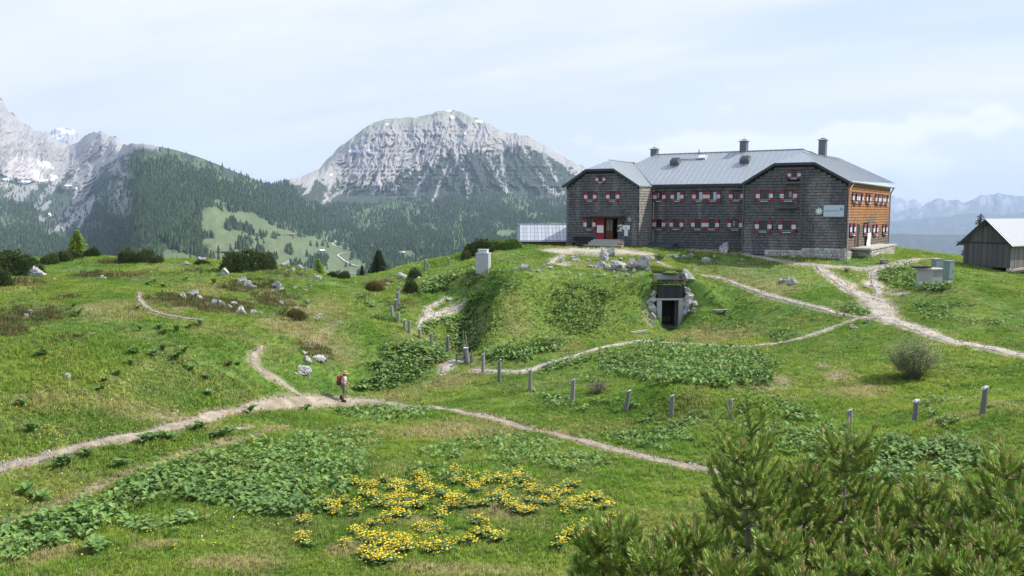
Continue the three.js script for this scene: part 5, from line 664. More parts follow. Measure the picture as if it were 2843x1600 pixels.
{
  const p = ground(953, 1117, 30), t = thing('person', 'hiker in straw hat, white sleeveless top and shorts walking along the path', 'person', [p.x, p.y + 0.035, p.z], 0.12);
  const rl = [[0.01, 0.9, 0.09], [0.07, 0.5, 0.1], [-0.01, 0.11, 0.1]], ll = [[0.0, 0.9, -0.09], [0.19, 0.54, -0.09], [-0.13, 0.24, -0.1]], hand = (w, s) => { const out = [[w, [w[0] + 0.07, w[1] - 0.05, w[2]], 0.03, 0.03]]; for (let f = 0; f < 4; f++) { const b = [w[0] + 0.07, w[1] - 0.05 + 0.006 * f, w[2] + (f - 1.5) * 0.02], m = [b[0] + 0.03, b[1] - 0.025, b[2]], e = [m[0] - 0.004, m[1] - 0.03 - 0.004 * (f === 1), m[2] - s * 0.01]; out.push([b, m, 0.0095, 0.009], [m, e, 0.009, 0.008]); } const th = [w[0] + 0.03, w[1] - 0.005, w[2] - s * 0.03]; out.push([[w[0] + 0.015, w[1] - 0.01, w[2]], th, 0.013, 0.011], [th, [th[0] + 0.04, th[1] - 0.02, th[2]], 0.011, 0.009]); return out; };
  const ra = [[0.05, 1.37, 0.18], [0.06, 1.09, 0.23], [0.24, 0.91, 0.22]], la = [[0.05, 1.37, -0.18], [0.13, 1.1, -0.23], [0.32, 0.97, -0.2]], limb = (q, a, b, c) => [[q[0], q[1], a, b], [q[1], q[2], b, c]];
  const skin = std([0.44, 0.24, 0.15], { roughness: 0.6 }), boneList = [...limb(rl, 0.085, 0.058, 0.04), ...limb(ll, 0.085, 0.058, 0.04), [rl[2], [0.12, 0.05, 0.1], 0.045, 0.035], [ll[2], [-0.06, 0.13, -0.1], 0.045, 0.035], ...limb(ra, 0.05, 0.04, 0.029), ...limb(la, 0.05, 0.04, 0.029), [[0, 0.93, 0], [0.03, 1.12, 0], 0.14, 0.12], [[0.03, 1.12, 0], [0.06, 1.33, 0], 0.12, 0.14], [[0.05, 1.37, 0.12], [0.05, 1.37, -0.12], 0.06, 0.06], [[0.06, 1.38, 0], [0.1, 1.5, 0], 0.055, 0.05]];
  const body = sdfMesh(capsules(boneList, 0.05), [-0.4, -0.02, -0.36], [0.5, 1.56, 0.36], 0.014), head = sdfMesh(capsules([[[0.11, 1.57, 0], [0.13, 1.5, 0], 0.088, 0.066], [[0.185, 1.53, 0], [0.215, 1.515, 0], 0.016, 0.017], [[0.15, 1.475, 0], [0.185, 1.468, 0], 0.03, 0.024], [[0.09, 1.53, 0.085], [0.09, 1.51, 0.09], 0.016, 0.012], [[0.09, 1.53, -0.085], [0.09, 1.51, -0.09], 0.016, 0.012], [[0.18, 1.49, 0.022], [0.18, 1.49, -0.022], 0.013, 0.013]], 0.03), [-0.02, 1.38, -0.13], [0.26, 1.7, 0.13], 0.006), h1 = sdfMesh(capsules(hand(ra[2], 1), 0.008), [0.15, 0.75, 0.1], [0.42, 0.98, 0.32], 0.005), h2 = sdfMesh(capsules(hand(la[2], -1), 0.008), [0.24, 0.82, -0.32], [0.5, 1.06, -0.08], 0.005);
  part('body', merge([body, head, h1, h2]), skin, t);
  const eye = std([0.03, 0.02, 0.02]); for (const s of [-1, 1]) part('eye', new THREE.SphereGeometry(0.011, 8, 6).translate(0.192, 1.545, s * 0.033), eye, t);
  part('top', sdfMesh(capsules([[[0.0, 0.97, 0], [0.03, 1.12, 0], 0.145, 0.135], [[0.03, 1.12, 0], [0.065, 1.33, 0], 0.135, 0.152], [[0.05, 1.38, 0.13], [0.05, 1.38, -0.13], 0.066, 0.066], [[0.1, 1.24, 0.06], [0.1, 1.24, -0.06], 0.1, 0.1]], 0.05), [-0.25, 0.8, -0.3], [0.3, 1.5, 0.3], 0.014), std([0.66, 0.58, 0.57]), t);
  part('shorts', sdfMesh(capsules([[[0, 0.95, 0.05], [0, 0.95, -0.05], 0.155, 0.155], [rl[0], [0.055, 0.6, 0.1], 0.115, 0.105], [ll[0], [0.15, 0.62, -0.09], 0.115, 0.105]], 0.05), [-0.25, 0.4, -0.3], [0.35, 1.15, 0.3], 0.014), std([0.145, 0.13, 0.10]), t);
  for (const [a, b] of [[rl[2], [0.14, 0.05, 0.1]], [ll[2], [-0.03, 0.12, -0.1]]]) { const f = [a[0] - 0.05, a[1] - 0.06, a[2]]; part('boot', sdfMesh(capsules([[[a[0], a[1] + 0.06, a[2]], a, 0.058, 0.062], [a, b, 0.06, 0.045], [f, b, 0.05, 0.045]], 0.03), [a[0] - 0.16, -0.02, a[2] - 0.12], [a[0] + 0.3, a[1] + 0.18, a[2] + 0.12], 0.012), std([0.05, 0.04, 0.04]), t); }
  part('hair', sdfMesh(capsules([[[0.07, 1.57, 0], [0.06, 1.47, 0], 0.088, 0.06]], 0.03), [-0.08, 1.36, -0.13], [0.15, 1.68, 0.13], 0.012), std([0.10, 0.065, 0.04]), t);
  const ht = part('hat', merge([new THREE.CylinderGeometry(0.185, 0.19, 0.012, 28), new THREE.CylinderGeometry(0.085, 0.105, 0.12, 24).translate(0, 0.06, 0), new THREE.SphereGeometry(0.085, 20, 8, 0, 6.3, 0, 1.57).scale(1, 0.3, 1).translate(0, 0.12, 0)]).rotateZ(-0.05).translate(0.12, 1.61, 0), std([0.60, 0.44, 0.19], { roughness: 0.9 }), t); part('hat_band', new THREE.CylinderGeometry(0.1, 0.109, 0.04, 24).rotateZ(-0.05).translate(0.122, 1.64, 0), eye, ht);
  const bp = thing('backpack', 'red hiking backpack with dark sides carried by the hiker', 'backpack', [p.x, p.y + 0.035, p.z], 0.12), rb = (x0, y0, x1, y1, r, d, m) => part(m[1], sdfMesh((x, y, z) => { const qx = Math.abs(x - (x0 + x1) / 2) - (x1 - x0) / 2 + r, qy = Math.abs(y - (y0 + y1) / 2) - (y1 - y0) / 2 + r, qz = Math.abs(z) - d + r; return Math.hypot(Math.max(qx, 0), Math.max(qy, 0), Math.max(qz, 0)) + Math.min(Math.max(qx, qy, qz), 0) - r; }, [x0 - 0.03, y0 - 0.03, -d - 0.03], [x1 + 0.03, y1 + 0.03, d + 0.03], 0.012), m[0], bp);
  rb(-0.32, 0.92, -0.1, 1.4, 0.07, 0.15, [std([0.33, 0.02, 0.045]), 'pack_body']); rb(-0.33, 1.3, -0.06, 1.5, 0.08, 0.14, [std([0.48, 0.06, 0.07]), 'lid']); rb(-0.36, 0.96, -0.24, 1.22, 0.05, 0.12, [std([0.10, 0.012, 0.03]), 'front_pocket']); for (const s of [-1, 1]) { part('side_pocket', box(0.13, 0.2, 0.05, -0.2, 1.05, s * 0.155), std([0.04, 0.03, 0.035]), bp); part('strap', bar(V(-0.1, 1.42, s * 0.1), V(0.12, 1.46, s * 0.12), 0.018), std([0.03, 0.03, 0.03]), bp); }
}
// ---------------------------------------------------------------- plants
const I4 = new THREE.Matrix4(), QA = new THREE.Quaternion(), QB = new THREE.Quaternion(), UP = V(0, 1, 0);
function inst(name, geo, mat, list, parent, label, category) { // list of [pos, quaternion, scale, [r, g, b]]
  const im = shade(new THREE.InstancedMesh(geo, mat, list.length)); list.forEach(([p, q, s, c], i) => { im.setMatrixAt(i, I4.compose(p, q, typeof s === 'number' ? V(s, s, s) : s)); if (c) im.setColorAt(i, C(...c)); });
  im.name = parent ? name : numbered(name); im.userData.kind = 'stuff'; (parent || scene).add(im); if (label) tag(im, label, category); return im;
}
const spin = (a = rnd() * 6.283) => new THREE.Quaternion().setFromAxisAngle(UP, a);
const lean = (amt, a) => { const t = rnd() * 6.283; return new THREE.Quaternion().setFromAxisAngle(V(Math.cos(t), 0, Math.sin(t)), amt).multiply(spin(a)); };
// --- meadow grass
function tuft(n, r, h, w) { const t = new Tris(); for (let i = 0; i < n; i++) { const a = rnd() * 6.283, d = Math.sqrt(rnd()) * r, x = Math.cos(a) * d, z = Math.sin(a) * d, b = rnd() * 6.283, H = h * rr(0.6, 1.2), lx = Math.cos(b) * H * rr(0.2, 0.6), lz = Math.sin(b) * H * rr(0.2, 0.6), sx = -Math.sin(b) * w / 2, sz = Math.cos(b) * w / 2, m = V(x + lx * 0.35, H * 0.6, z + lz * 0.35), nn = V(lx * 0.5, H, lz * 0.5).normalize(); const A = V(x - sx, -0.02, z - sz), B = V(x + sx, -0.02, z + sz), M1 = V(m.x - sx * 0.8, m.y, m.z - sz * 0.8), M2 = V(m.x + sx * 0.8, m.y, m.z + sz * 0.8), T = V(x + lx, H, z + lz); t.tri(A, B, M1, null, nn).tri(B, M2, M1, null, nn).tri(M1, M2, T, null, nn); } return t.geo(); }
{
  reseed(61); const grassMat = new THREE.MeshPhysicalMaterial({ color: 0xffffff, roughness: 1, transmission: 0.4, thickness: 0, specularIntensity: 0.05, side: THREE.DoubleSide }), near = [tuft(8, 0.07, 0.075, 0.016), tuft(8, 0.07, 0.105, 0.013), tuft(8, 0.09, 0.05, 0.018)], far = [tuft(10, 0.17, 0.06, 0.026), tuft(10, 0.17, 0.085, 0.022)];
  const L = [[], [], []], F = [[], []];
  const add = (D0, D1, n, list, scale) => { for (let i = 0; i < n; i++) { const D = Math.sqrt(mix(D0 * D0, D1 * D1, rnd())), x = (rnd() - 0.5) * 1.36 * D, z = -D, q = groundAt(x, z); if (rnd() < q.bare * 1.08 || (Math.abs(x - 11.7) < 0.85 && D > 71.2 && D < 75)) continue; const s = scale * rr(0.6, 1.4) * (0.7 + 0.6 * n2(x * 0.5, z * 0.5, 900)) * (1 + q.dr * 0.2), k = rr(0.72, 1.34), y = rnd(), straw2 = rnd() < 0.03 + q.dr * 0.32; let c = straw2 ? [0.26, 0.23, 0.11] : [q.col[0] * (1 + 0.35 * y), q.col[1] * (1 + 0.1 * y), q.col[2]]; list[Math.floor(rnd() * list.length)].push([V(x, height(x, z), z), lean(rr(0, 0.3)), V(s, s * (q.sc > 0.4 ? 0.7 : 1), s), c.map((v) => v * k * 1.86)]); } };
  add(19, 34, 156000, L, 1); add(34, 50, 142000, L, 1.35); add(50, 72, 102000, F, 1); add(72, 108, 84000, F, 1.3);
  L.forEach((l, i) => inst('meadow_grass', near[i], grassMat, l, null, ['short fresh green meadow grass of the near slope', 'longer green grass blades of the near slope', 'low yellowish turf of the near slope'][i], 'grass'));
  F.forEach((l, i) => inst('meadow_grass', far[i], grassMat, l, null, ['short alpine turf on the hill and mound', 'longer alpine grass on the hill and mound'][i], 'grass'));
  { const tall = tuft(14, 0.1, 0.2, 0.012), Z = []; for (let i = 0; i < 5500; i++) { const D = Math.sqrt(mix(22 * 22, 62 * 62, rnd())), x = (rnd() - 0.5) * 1.12 * D, z = -D, q = groundAt(x, z); if (q.bare > 0.35 || fbm(x * 0.35, z * 0.35, 3, 905) < 0.47) continue; const k = rr(0.7, 1.4), st = rnd() < 0.35; Z.push([V(x, height(x, z), z), lean(rr(0, 0.25)), rr(0.6, 1.3), st ? [0.30 * k, 0.27 * k, 0.13 * k] : [0.11 * k, 0.19 * k, 0.035 * k]]); } inst('tall_grass', tall, grassMat, Z, null, 'scattered taller grass tussocks standing above the short turf', 'grass'); }
  // heather and bilberry scrub
  const hg = tuft(14, 0.2, 0.2, 0.03), S = []; for (let i = 0; i < 60000; i++) { const D = rr(40, 90), x = (rnd() - 0.56) * 1.1 * D, z = -D, q = look(scrub, x, z); if (q < 0.4 || rnd() > q * step(0.25, 0.6, fbm(x * 0.9, z * 0.9, 3, 910))) continue; const k = rr(0.6, 1.4), m = rnd(); S.push([V(x, height(x, z), z), lean(rr(0, 0.4)), rr(0.5, 1.5), m < 0.35 ? [0.15 * k, 0.12 * k, 0.05 * k] : m < 0.8 ? [0.10 * k, 0.14 * k, 0.03 * k] : [0.19 * k, 0.14 * k, 0.08 * k]]); }
  inst('heather', hg, grassMat, S, null, 'brownish heather and bilberry scrub patches on the left hill', 'heather');
  // little yellow flowers strewn over the left slope
  const fl = new THREE.CircleGeometry(0.022, 5).rotateX(-1.2).translate(0, 0.13, 0), Y = []; for (let i = 0; i < 5200; i++) { const u = rr(0, 800), v = rr(960, 1560), n = fbm(u * 0.012, v * 0.02, 3, 920); if (n < 0.52 || (v > 1250 && rnd() < 0.75)) continue; const p = ground(u, v, 22); if (!p || groundAt(p.x, p.z).bare > 0.3) continue; Y.push([p, lean(0.3), rr(0.7, 1.3), rnd() < 0.8 ? [0.72, 0.48, 0.02] : [0.7, 0.68, 0.6]]); }
  inst('meadow_flowers', fl, std(0xffffff), Y, null, 'tiny yellow flowers strewn over the left grassy slope', 'flowers');
  // grit on the paths
  const gg = new THREE.IcosahedronGeometry(0.5, 0), G = []; for (const { kind, out } of walkLines) for (const p of out) for (let k = 0; k < (kind === 'pale' ? 9 : 9); k++) { const x = p.x + rr(-0.62, 0.62) * p.w, z = p.z + rr(-0.62, 0.62) * p.w, s = rr(0.02, 0.09) * (rnd() < 0.08 ? 2 : 1), t = rr(0.2, 0.46); G.push([V(x, height(x, z) + 0.05, z), lean(1), V(s, s * 0.6, s), [t, t * 0.93, t * 0.84]]); } for (let i = 0; i < 5000; i++) { const u = rr(1500, 1850), v = rr(690, 750), p = ground(u, v, 60); if (p && look(gravel, p.x, p.z) > 0.4) { const s = rr(0.03, 0.09), t = rr(0.35, 0.6); G.push([p, lean(1), V(s, s * 0.6, s), [t, t * 0.95, t * 0.88]]); } }
  inst('gravel', gg, std(0xffffff, { roughness: 1 }), G, null, 'pale limestone grit scattered along the paths and yard', 'gravel');
}
// --- dock plants: broad leaves on short stalks
const leafGeo = (L, W, fold) => { const t = new Tris(), N = 5, mid = [], le = [], ri = []; for (let i = 0; i <= N; i++) { const k = i / N, w = W * Math.pow(Math.sin(Math.PI * Math.min(1, k * 0.88 + 0.09)), 0.75) * (i === N ? 0 : 1), y = 0.12 * L * Math.sin(k * 2.6) - 0.16 * L * k * k; mid.push(V(0, y, k * L)); le.push(V(-w / 2, y + fold * w * (0.7 + 0.6 * Math.sin(k * 9)), k * L)); ri.push(V(w / 2, y + fold * w * (0.7 - 0.5 * Math.sin(k * 8)), k * L)); } for (let i = 0; i < N; i++) { t.tri(mid[i], le[i + 1], le[i]).tri(mid[i], mid[i + 1], le[i + 1]).tri(mid[i], ri[i], ri[i + 1]).tri(mid[i], ri[i + 1], mid[i + 1]); } return t.geo(); };
const dockLeaves = [leafGeo(0.30, 0.19, 0.22), leafGeo(0.34, 0.17, 0.3), leafGeo(0.24, 0.19, 0.12)];
const leafy = (c) => new THREE.MeshPhysicalMaterial({ color: c ? C(...c) : 0xffffff, roughness: 0.75, transmission: 0.3, thickness: 0, specularIntensity: 0.5, side: THREE.DoubleSide }), dockMats = [0.85, 1, 1.2].map((k) => leafy([0.145 * k, 0.255 * k, 0.058 * k])), dockMat = leafy();
const inside = (poly, x, y) => { let c = false; for (let i = 0, j = poly.length - 1; i < poly.length; j = i++) { const [a, b] = poly[i], [d, e] = poly[j]; if ((b > y) !== (e > y) && x < (d - a) * (y - b) / (e - b) + a) c = !c; } return c; };
function dockSpots(poly, n, gap, seed) { const us = poly.map((p) => p[0]), vs = poly.map((p) => p[1]), out = []; let tries = 0; while (out.length < n && tries++ < n * 12) { const u = rr(Math.min(...us) - 8, Math.max(...us) + 8), v = rr(Math.min(...vs) - 4, Math.max(...vs) + 4); const w = 26 * (fbm(u * 0.03, v * 0.05, 4, seed) - 0.5) + rr(-3, 3); if (!inside(poly, u + w * 2.4, v + w * 0.8)) continue; const far = rnd() < 0.14, p = ground(far ? u + rr(-40, 40) : u, far ? v + rr(-16, 16) : v, 20); if (!p || fbm(p.x * 0.8, p.z * 0.8, 3, seed + 5) < gap || look(dirt, p.x, p.z) > 0.75 || look(gravel, p.x, p.z) > 0.75) continue; out.push(p); } return out; }
function dockPose(p, tall, sc) { const h = rr(0.04, tall * 0.82), a = rnd() * 6.283, q = spin(a).multiply(QB.clone().setFromAxisAngle(V(1, 0, 0), rr(-0.75, 0.35))), s = sc * rr(0.3, 1.15), k = rr(0.65, 1.6), dead = rnd() < 0.035, y = rnd() < 0.3 ? 1.3 : 1; if (dead) return [V(p.x, p.y + h * 0.5, p.z), q, s * 0.8, [0.32 * k, 0.24 * k, 0.09 * k]]; return [V(p.x - Math.sin(a) * 0.1, p.y + h, p.z - Math.cos(a) * 0.1), q, s, [0.145 * k * y, 0.255 * k * (y > 1 ? 1.08 : 1), 0.058 * k]]; }
{
  reseed(71);
  const patches = [
    ['lush broad leaved dock patch in the lower left foreground', [[315, 1365], [372, 1328], [484, 1298], [596, 1261], [707, 1239], [800, 1222], [900, 1205], [1000, 1200], [1050, 1215], [1060, 1250], [1010, 1275], [1000, 1310], [960, 1380], [930, 1420], [830, 1440], [720, 1440], [650, 1420], [600, 1405], [520, 1392], [440, 1390], [360, 1390]], 2700, 0.30, 0.4, 1],
    ['strip of dock plants along the bottom left edge', [[-20, 1490], [60, 1455], [150, 1430], [240, 1395], [330, 1385], [420, 1390], [370, 1420], [300, 1450], [260, 1490], [130, 1530], [60, 1560], [-20, 1575]], 1000, 0.34, 0.35, 1],
    ['small dock clump below the big leafy patch', [[330, 1440], [420, 1445], [520, 1430], [560, 1440], [500, 1475], [420, 1485], [330, 1470]], 240, 0.38, 0.3, 0.9],
    ['dock band behind the yellow flowers', [[1163, 1252], [1237, 1238], [1394, 1207], [1464, 1210], [1569, 1238], [1700, 1290], [1604, 1315], [1500, 1300], [1394, 1287], [1289, 1284], [1200, 1275]], 900, 0.42, 0.3, 0.85],
    ['scattered dock plants just above the yellow flowers', [[1110, 1290], [1230, 1290], [1300, 1320], [1450, 1300], [1480, 1360], [1300, 1345], [1130, 1335]], 280, 0.46, 0.25, 0.8],
    ['dock thicket in the hollow right of the hiker', [[975, 1083], [1038, 1019], [1082, 981], [1040, 967], [1154, 955], [1226, 967], [1255, 932], [1342, 952], [1342, 976], [1261, 976], [1226, 1010], [1169, 1042], [1111, 1060], [1053, 1094]], 1700, 0.3, 0.4, 1.15],
    ['low dock band just below the path', [[928, 1149], [995, 1135], [1140, 1123], [1226, 1141], [1183, 1158], [1140, 1167], [1053, 1184], [995, 1170]], 600, 0.36, 0.3, 1],
    ['dark dock thicket filling the bowl below the cellar', [[1801, 947], [1874, 950], [1961, 970], [2105, 976], [2163, 1025], [2135, 1065], [1990, 1080], [1787, 1065], [1729, 1051], [1715, 988]], 2600, 0.3, 0.45, 1.2],
    ['dock plants left of the bowl above fence posts', [[1500, 1010], [1600, 985], [1720, 975], [1730, 1040], [1640, 1060], [1520, 1050]], 500, 0.44, 0.35, 1.1],
    ['dock bank behind the young pines at right', [[2060, 1090], [2179, 1110], [2324, 1195], [2420, 1219], [2613, 1219], [2758, 1253], [2734, 1315], [2613, 1349], [2469, 1345], [2330, 1330], [2227, 1280], [2100, 1240], [2050, 1150]], 2300, 0.38, 0.35, 0.95],
    ['dock plants on the front face of the mound', [[1520, 820], [1600, 790], [1690, 810], [1684, 915], [1598, 935], [1540, 900], [1525, 857]], 800, 0.34, 0.3, 1.1],
    ['herbs and small leaves covering the mound face', [[1380, 780], [1500, 772], [1800, 776], [1810, 900], [1700, 950], [1500, 965], [1370, 950]], 1700, 0.36, 0.14, 0.75],
    ['herbs and small leaves over the slope right of the cellar', [[1930, 800], [2100, 830], [2320, 880], [2200, 930], [2000, 945], [1930, 900]], 420, 0.48, 0.12, 0.7],
    ['low leafy herbs on the upper slope below the tiled vent', [[1250, 760], [1400, 720], [1500, 760], [1380, 850], [1280, 830]], 600, 0.36, 0.16, 0.85],
    ['low leafy herbs of the right hand bowl', [[2150, 960], [2500, 930], [2843, 1010], [2843, 1150], [2300, 1050]], 500, 0.5, 0.14, 0.75],
    ['leafy herbs on the shaded left bank of the mound', [[1285, 835], [1350, 815], [1375, 900], [1345, 965], [1295, 950]], 700, 0.2, 0.2, 1.0],
    ['dock plants along the foot of the mound', [[1337, 978], [1453, 970], [1482, 945], [1569, 940], [1569, 965], [1453, 1002], [1351, 1002]], 600, 0.36, 0.35, 1.15],
    ['dense dock bed beside the cistern', [[2440, 740], [2526, 730], [2579, 765], [2640, 789], [2605, 815], [2553, 808], [2474, 795], [2440, 775]], 1100, 0.25, 0.4, 1.1],
    ['dock plants on slope left of the tiled vent', [[1150, 805], [1230, 772], [1330, 738], [1350, 775], [1250, 802], [1190, 832]], 600, 0.42, 0.3, 1.2],
    ['dock clump beside the upper right path', [[2135, 925], [2180, 912], [2215, 935], [2190, 958], [2140, 955]], 160, 0.2, 0.35, 1],
    ['dock plants at the base of the shaded bank', [[1150, 905], [1290, 880], [1330, 930], [1300, 970], [1200, 950]], 700, 0.34, 0.35, 1.2],
    ['low herbs in the hollow below the saddle', [[1000, 820], [1120, 850], [1120, 895], [1030, 885]], 350, 0.44, 0.2, 0.9],
    ['scattered dock plants by the right fence posts', [[2540, 1110], [2700, 1100], [2760, 1180], [2600, 1190]], 190, 0.5, 0.25, 0.9],
    ['herbs dotted over the right meadow', [[2520, 830], [2843, 860], [2843, 910], [2560, 890]], 420, 0.5, 0.15, 0.9],
    ['herbs along the path to the hut', [[2330, 850], [2440, 860], [2440, 880], [2340, 880]], 180, 0.4, 0.2, 0.9],
    ['dock plants in the grass beside the lower right path', [[1450, 1180], [1700, 1210], [1900, 1190], [1960, 1270], [1750, 1240], [1500, 1190]], 520, 0.5, 0.25, 0.85],
    ['dock plants under the fence on the lower right', [[1480, 1090], [1700, 1120], [1900, 1130], [2040, 1170], [1900, 1190], [1700, 1180], [1550, 1150]], 520, 0.5, 0.25, 0.9],
  ];
  patches.forEach(([label, poly, n, gap, tall, sc], i) => {
    const pts = dockSpots(poly, n, gap, 940 + i * 7).map((p) => dockPose(p, tall, sc)); let rest = pts, g = null;
    if (i === 0) { // the leaves that show largest are single leaves
      g = thing('dock_patch', label, 'plants', pts[0][0].clone().setY(0).toArray()); pts.sort((a, b) => b[0].z * 1 + b[2] * 6 + b[0].y * 6 - a[0].z - a[2] * 6 - a[0].y * 6); const o = g.position; pts.slice(0, 300).forEach(([p, q, s], k) => { const m = part('leaf', dockLeaves[k % 3], dockMats[k % 3], g); m.position.copy(p).sub(o); m.quaternion.copy(q); m.scale.setScalar(s * 1.1); }); rest = pts.slice(300).map(([p, q, s, c]) => [p.clone().sub(o), q, s, c]); inst('leaves', dockLeaves[0], dockMat, rest, g);
    } else inst('dock_patch', dockLeaves[i % 3], dockMat, rest, null, label, 'plants');
  });
  // single rosettes on the left slope
  const rosG = [0, 1].map(() => merge(Array.from({ length: 9 }, (_, k) => { const g = pick(dockLeaves).clone(), s = rr(0.6, 1); return g.scale(s, s, s).rotateX(rr(-0.9, -0.2)).rotateY(k * 0.7 + rr(-0.2, 0.2)).translate(0, rr(0.03, 0.12), 0); })));
  for (const [u, v] of [[410, 795], [420, 790], [432, 785], [455, 800], [520, 778], [597, 790], [385, 862], [200, 858], [218, 880], [392, 920], [445, 915], [460, 928], [490, 922], [525, 912], [552, 905], [380, 985], [430, 990], [365, 1015], [455, 975], [510, 985], [490, 1000], [295, 1060], [330, 1045], [530, 1030], [567, 1055], [640, 1020], [660, 1015], [575, 1100], [85, 1205], [95, 1200], [60, 1130], [120, 990], [280, 1085], [700, 1150], [850, 1145], [245, 1275], [240, 1268], [90, 1385], [110, 1395], [75, 1375], [180, 1295], [165, 1300], [190, 1290], [350, 1295], [335, 1300], [420, 1225], [400, 1230], [440, 1220], [455, 1215], [470, 1225], [540, 1200], [560, 1195], [590, 1215], [620, 1220], [640, 1210], [260, 1530], [270, 1540]]) { const p = ground(u + rr(-4, 4), v, 20); if (!p) continue; const m = solo('dock_rosette', pick(rosG), pick(dockMats), 'single dark green dock rosette on the left grassy slope', 'plant', 'dock rosettes on the left slope'); m.position.copy(p); m.rotation.y = rnd() * 6; m.scale.setScalar(rr(1.0, 1.7)); }
}
{ // grass hanging over the cellar lintel
  reseed(66); const c0 = at(1860, 906, 71.6), g = tuft(12, 0.14, 0.14, 0.022), Z = []; for (let i = 0; i < 420; i++) { const up = rnd() < 0.5, x = c0.x + rr(-1.15, 1.15), z = c0.z + (up ? rr(-1.9, -0.95) : rr(-1.0, 0.08)), y = c0.y + (up ? 3.98 : 3.2); Z.push([V(x, y + rr(-0.05, 0.05), z), lean(rr(0, 0.6)), rr(0.7, 1.3), pick([[0.12, 0.21, 0.035], [0.16, 0.23, 0.05], [0.2, 0.19, 0.07]])]); } inst('turf_grass', g, new THREE.MeshPhysicalMaterial({ color: 0xffffff, roughness: 1, transmission: 0.4, thickness: 0, specularIntensity: 0.05, side: THREE.DoubleSide }), Z, null, 'shaggy grass growing over the cellar doorway and parapet', 'grass');
}
// --- marsh marigold clumps
{
  reseed(81);
  const leafM = leafy([0.10, 0.19, 0.04]), flowM = std([0.80, 0.60, 0.012], { roughness: 0.6 }), flowM2 = std([0.78, 0.52, 0.01], { roughness: 0.6 });
  const kinds = [0, 1, 2, 3].map((kk) => { const l = [], f = []; for (let k = 0; k < 16; k++) { const a = rnd() * 6.283, d = rr(0.03, 0.2), s = rr(0.05, 0.085); l.push(new THREE.CircleGeometry(s, 7).rotateX(-1.57 + rr(-0.6, 0.6)).rotateY(rnd() * 6).translate(Math.cos(a) * d, rr(0.06, 0.2), Math.sin(a) * d)); l.push(bar(V(0, -0.03, 0), V(Math.cos(a) * d, 0.12, Math.sin(a) * d), 0.006, 0.004, 3)); } for (let k = 0; k < [9, 15, 22, 30][kk]; k++) { const a = rnd() * 6.283, d = rr(0.02, 0.3), y = rr(0.17, 0.33) * (1.1 - d); for (let q = 0; q < 5; q++) f.push(new THREE.CircleGeometry(0.016, 5).rotateX(-1.57 + 0.45).translate(0, 0.004, 0.015).rotateY(q * 1.257).rotateX(0.35).rotateY(a + 1).translate(Math.cos(a) * d, y, Math.sin(a) * d)); } return [merge(l), merge(f)]; });
  for (const [zx, zy, rx, ry, n] of [[460, 590, 140, 60, 16], [560, 400, 30, 20, 2], [750, 390, 40, 20, 3], [650, 460, 60, 40, 6], [850, 440, 50, 30, 5], [980, 460, 70, 40, 8], [1090, 430, 50, 30, 4], [720, 540, 60, 40, 6], [900, 540, 70, 30, 7], [890, 610, 80, 45, 7], [1030, 560, 40, 25, 4], [1160, 480, 60, 25, 5], [1270, 530, 90, 30, 7], [1320, 590, 40, 20, 3], [1030, 355, 35, 25, 3], [1350, 310, 50, 35, 5], [1380, 390, 60, 40, 6], [1500, 440, 40, 25, 4], [1570, 400, 40, 30, 4], [1730, 400, 60, 45, 9], [1740, 500, 50, 40, 6], [1860, 360, 80, 25, 4], [1920, 480, 40, 30, 4], [2010, 530, 80, 50, 9], [2120, 490, 60, 40, 7], [2210, 440, 50, 40, 5], [2240, 590, 50, 50, 7], [2370, 590, 40, 20, 3], [2540, 630, 40, 30, 3], [1780, 600, 40, 30, 4], [1900, 640, 80, 30, 6], [1480, 570, 60, 20, 4], [1240, 640, 50, 30, 4], [740, 740, 70, 60, 8], [570, 780, 40, 30, 3], [900, 660, 60, 25, 3], [1070, 770, 40, 30, 4], [1180, 790, 50, 30, 4], [1530, 810, 50, 20, 4], [1680, 840, 30, 12, 2], [1390, 860, 40, 20, 2], [680, 850, 80, 30, 5], [830, 900, 90, 50, 9], [1050, 920, 100, 50, 10], [730, 970, 120, 50, 12], [1270, 950, 25, 15, 2], [150, 720, 40, 35, 3], [115, 890, 50, 20, 3], [490, 900, 30, 30, 2], [2260, 800, 70, 60, 7], [2180, 905, 15, 10, 1], [2450, 510, 50, 25, 3], [1510, 720, 40, 15, 3], [1620, 530, 30, 20, 3]]) for (let k = 0; k < n; k++) { const a = rnd() * 6.283, d = Math.sqrt(rnd()), p = ground(800 + (zx + Math.cos(a) * d * rx * 1.45) / 2.862, 1200 + (zy + 22 + Math.sin(a) * d * ry * 1.35) / 2.862, 18); if (!p) continue; const [l, f] = kinds[Math.floor(rnd() * 4)], t = thing('marsh_marigold', 'clump of yellow flowers in the foreground flower patch', 'flowers', p.toArray(), rnd() * 6, 'yellow flower clumps in the foreground'); t.scale.setScalar(rr(0.65, 1.25)); part('leaves', l, leafM, t); part('blossoms', f, rnd() < 0.7 ? flowM : flowM2, t); }
}
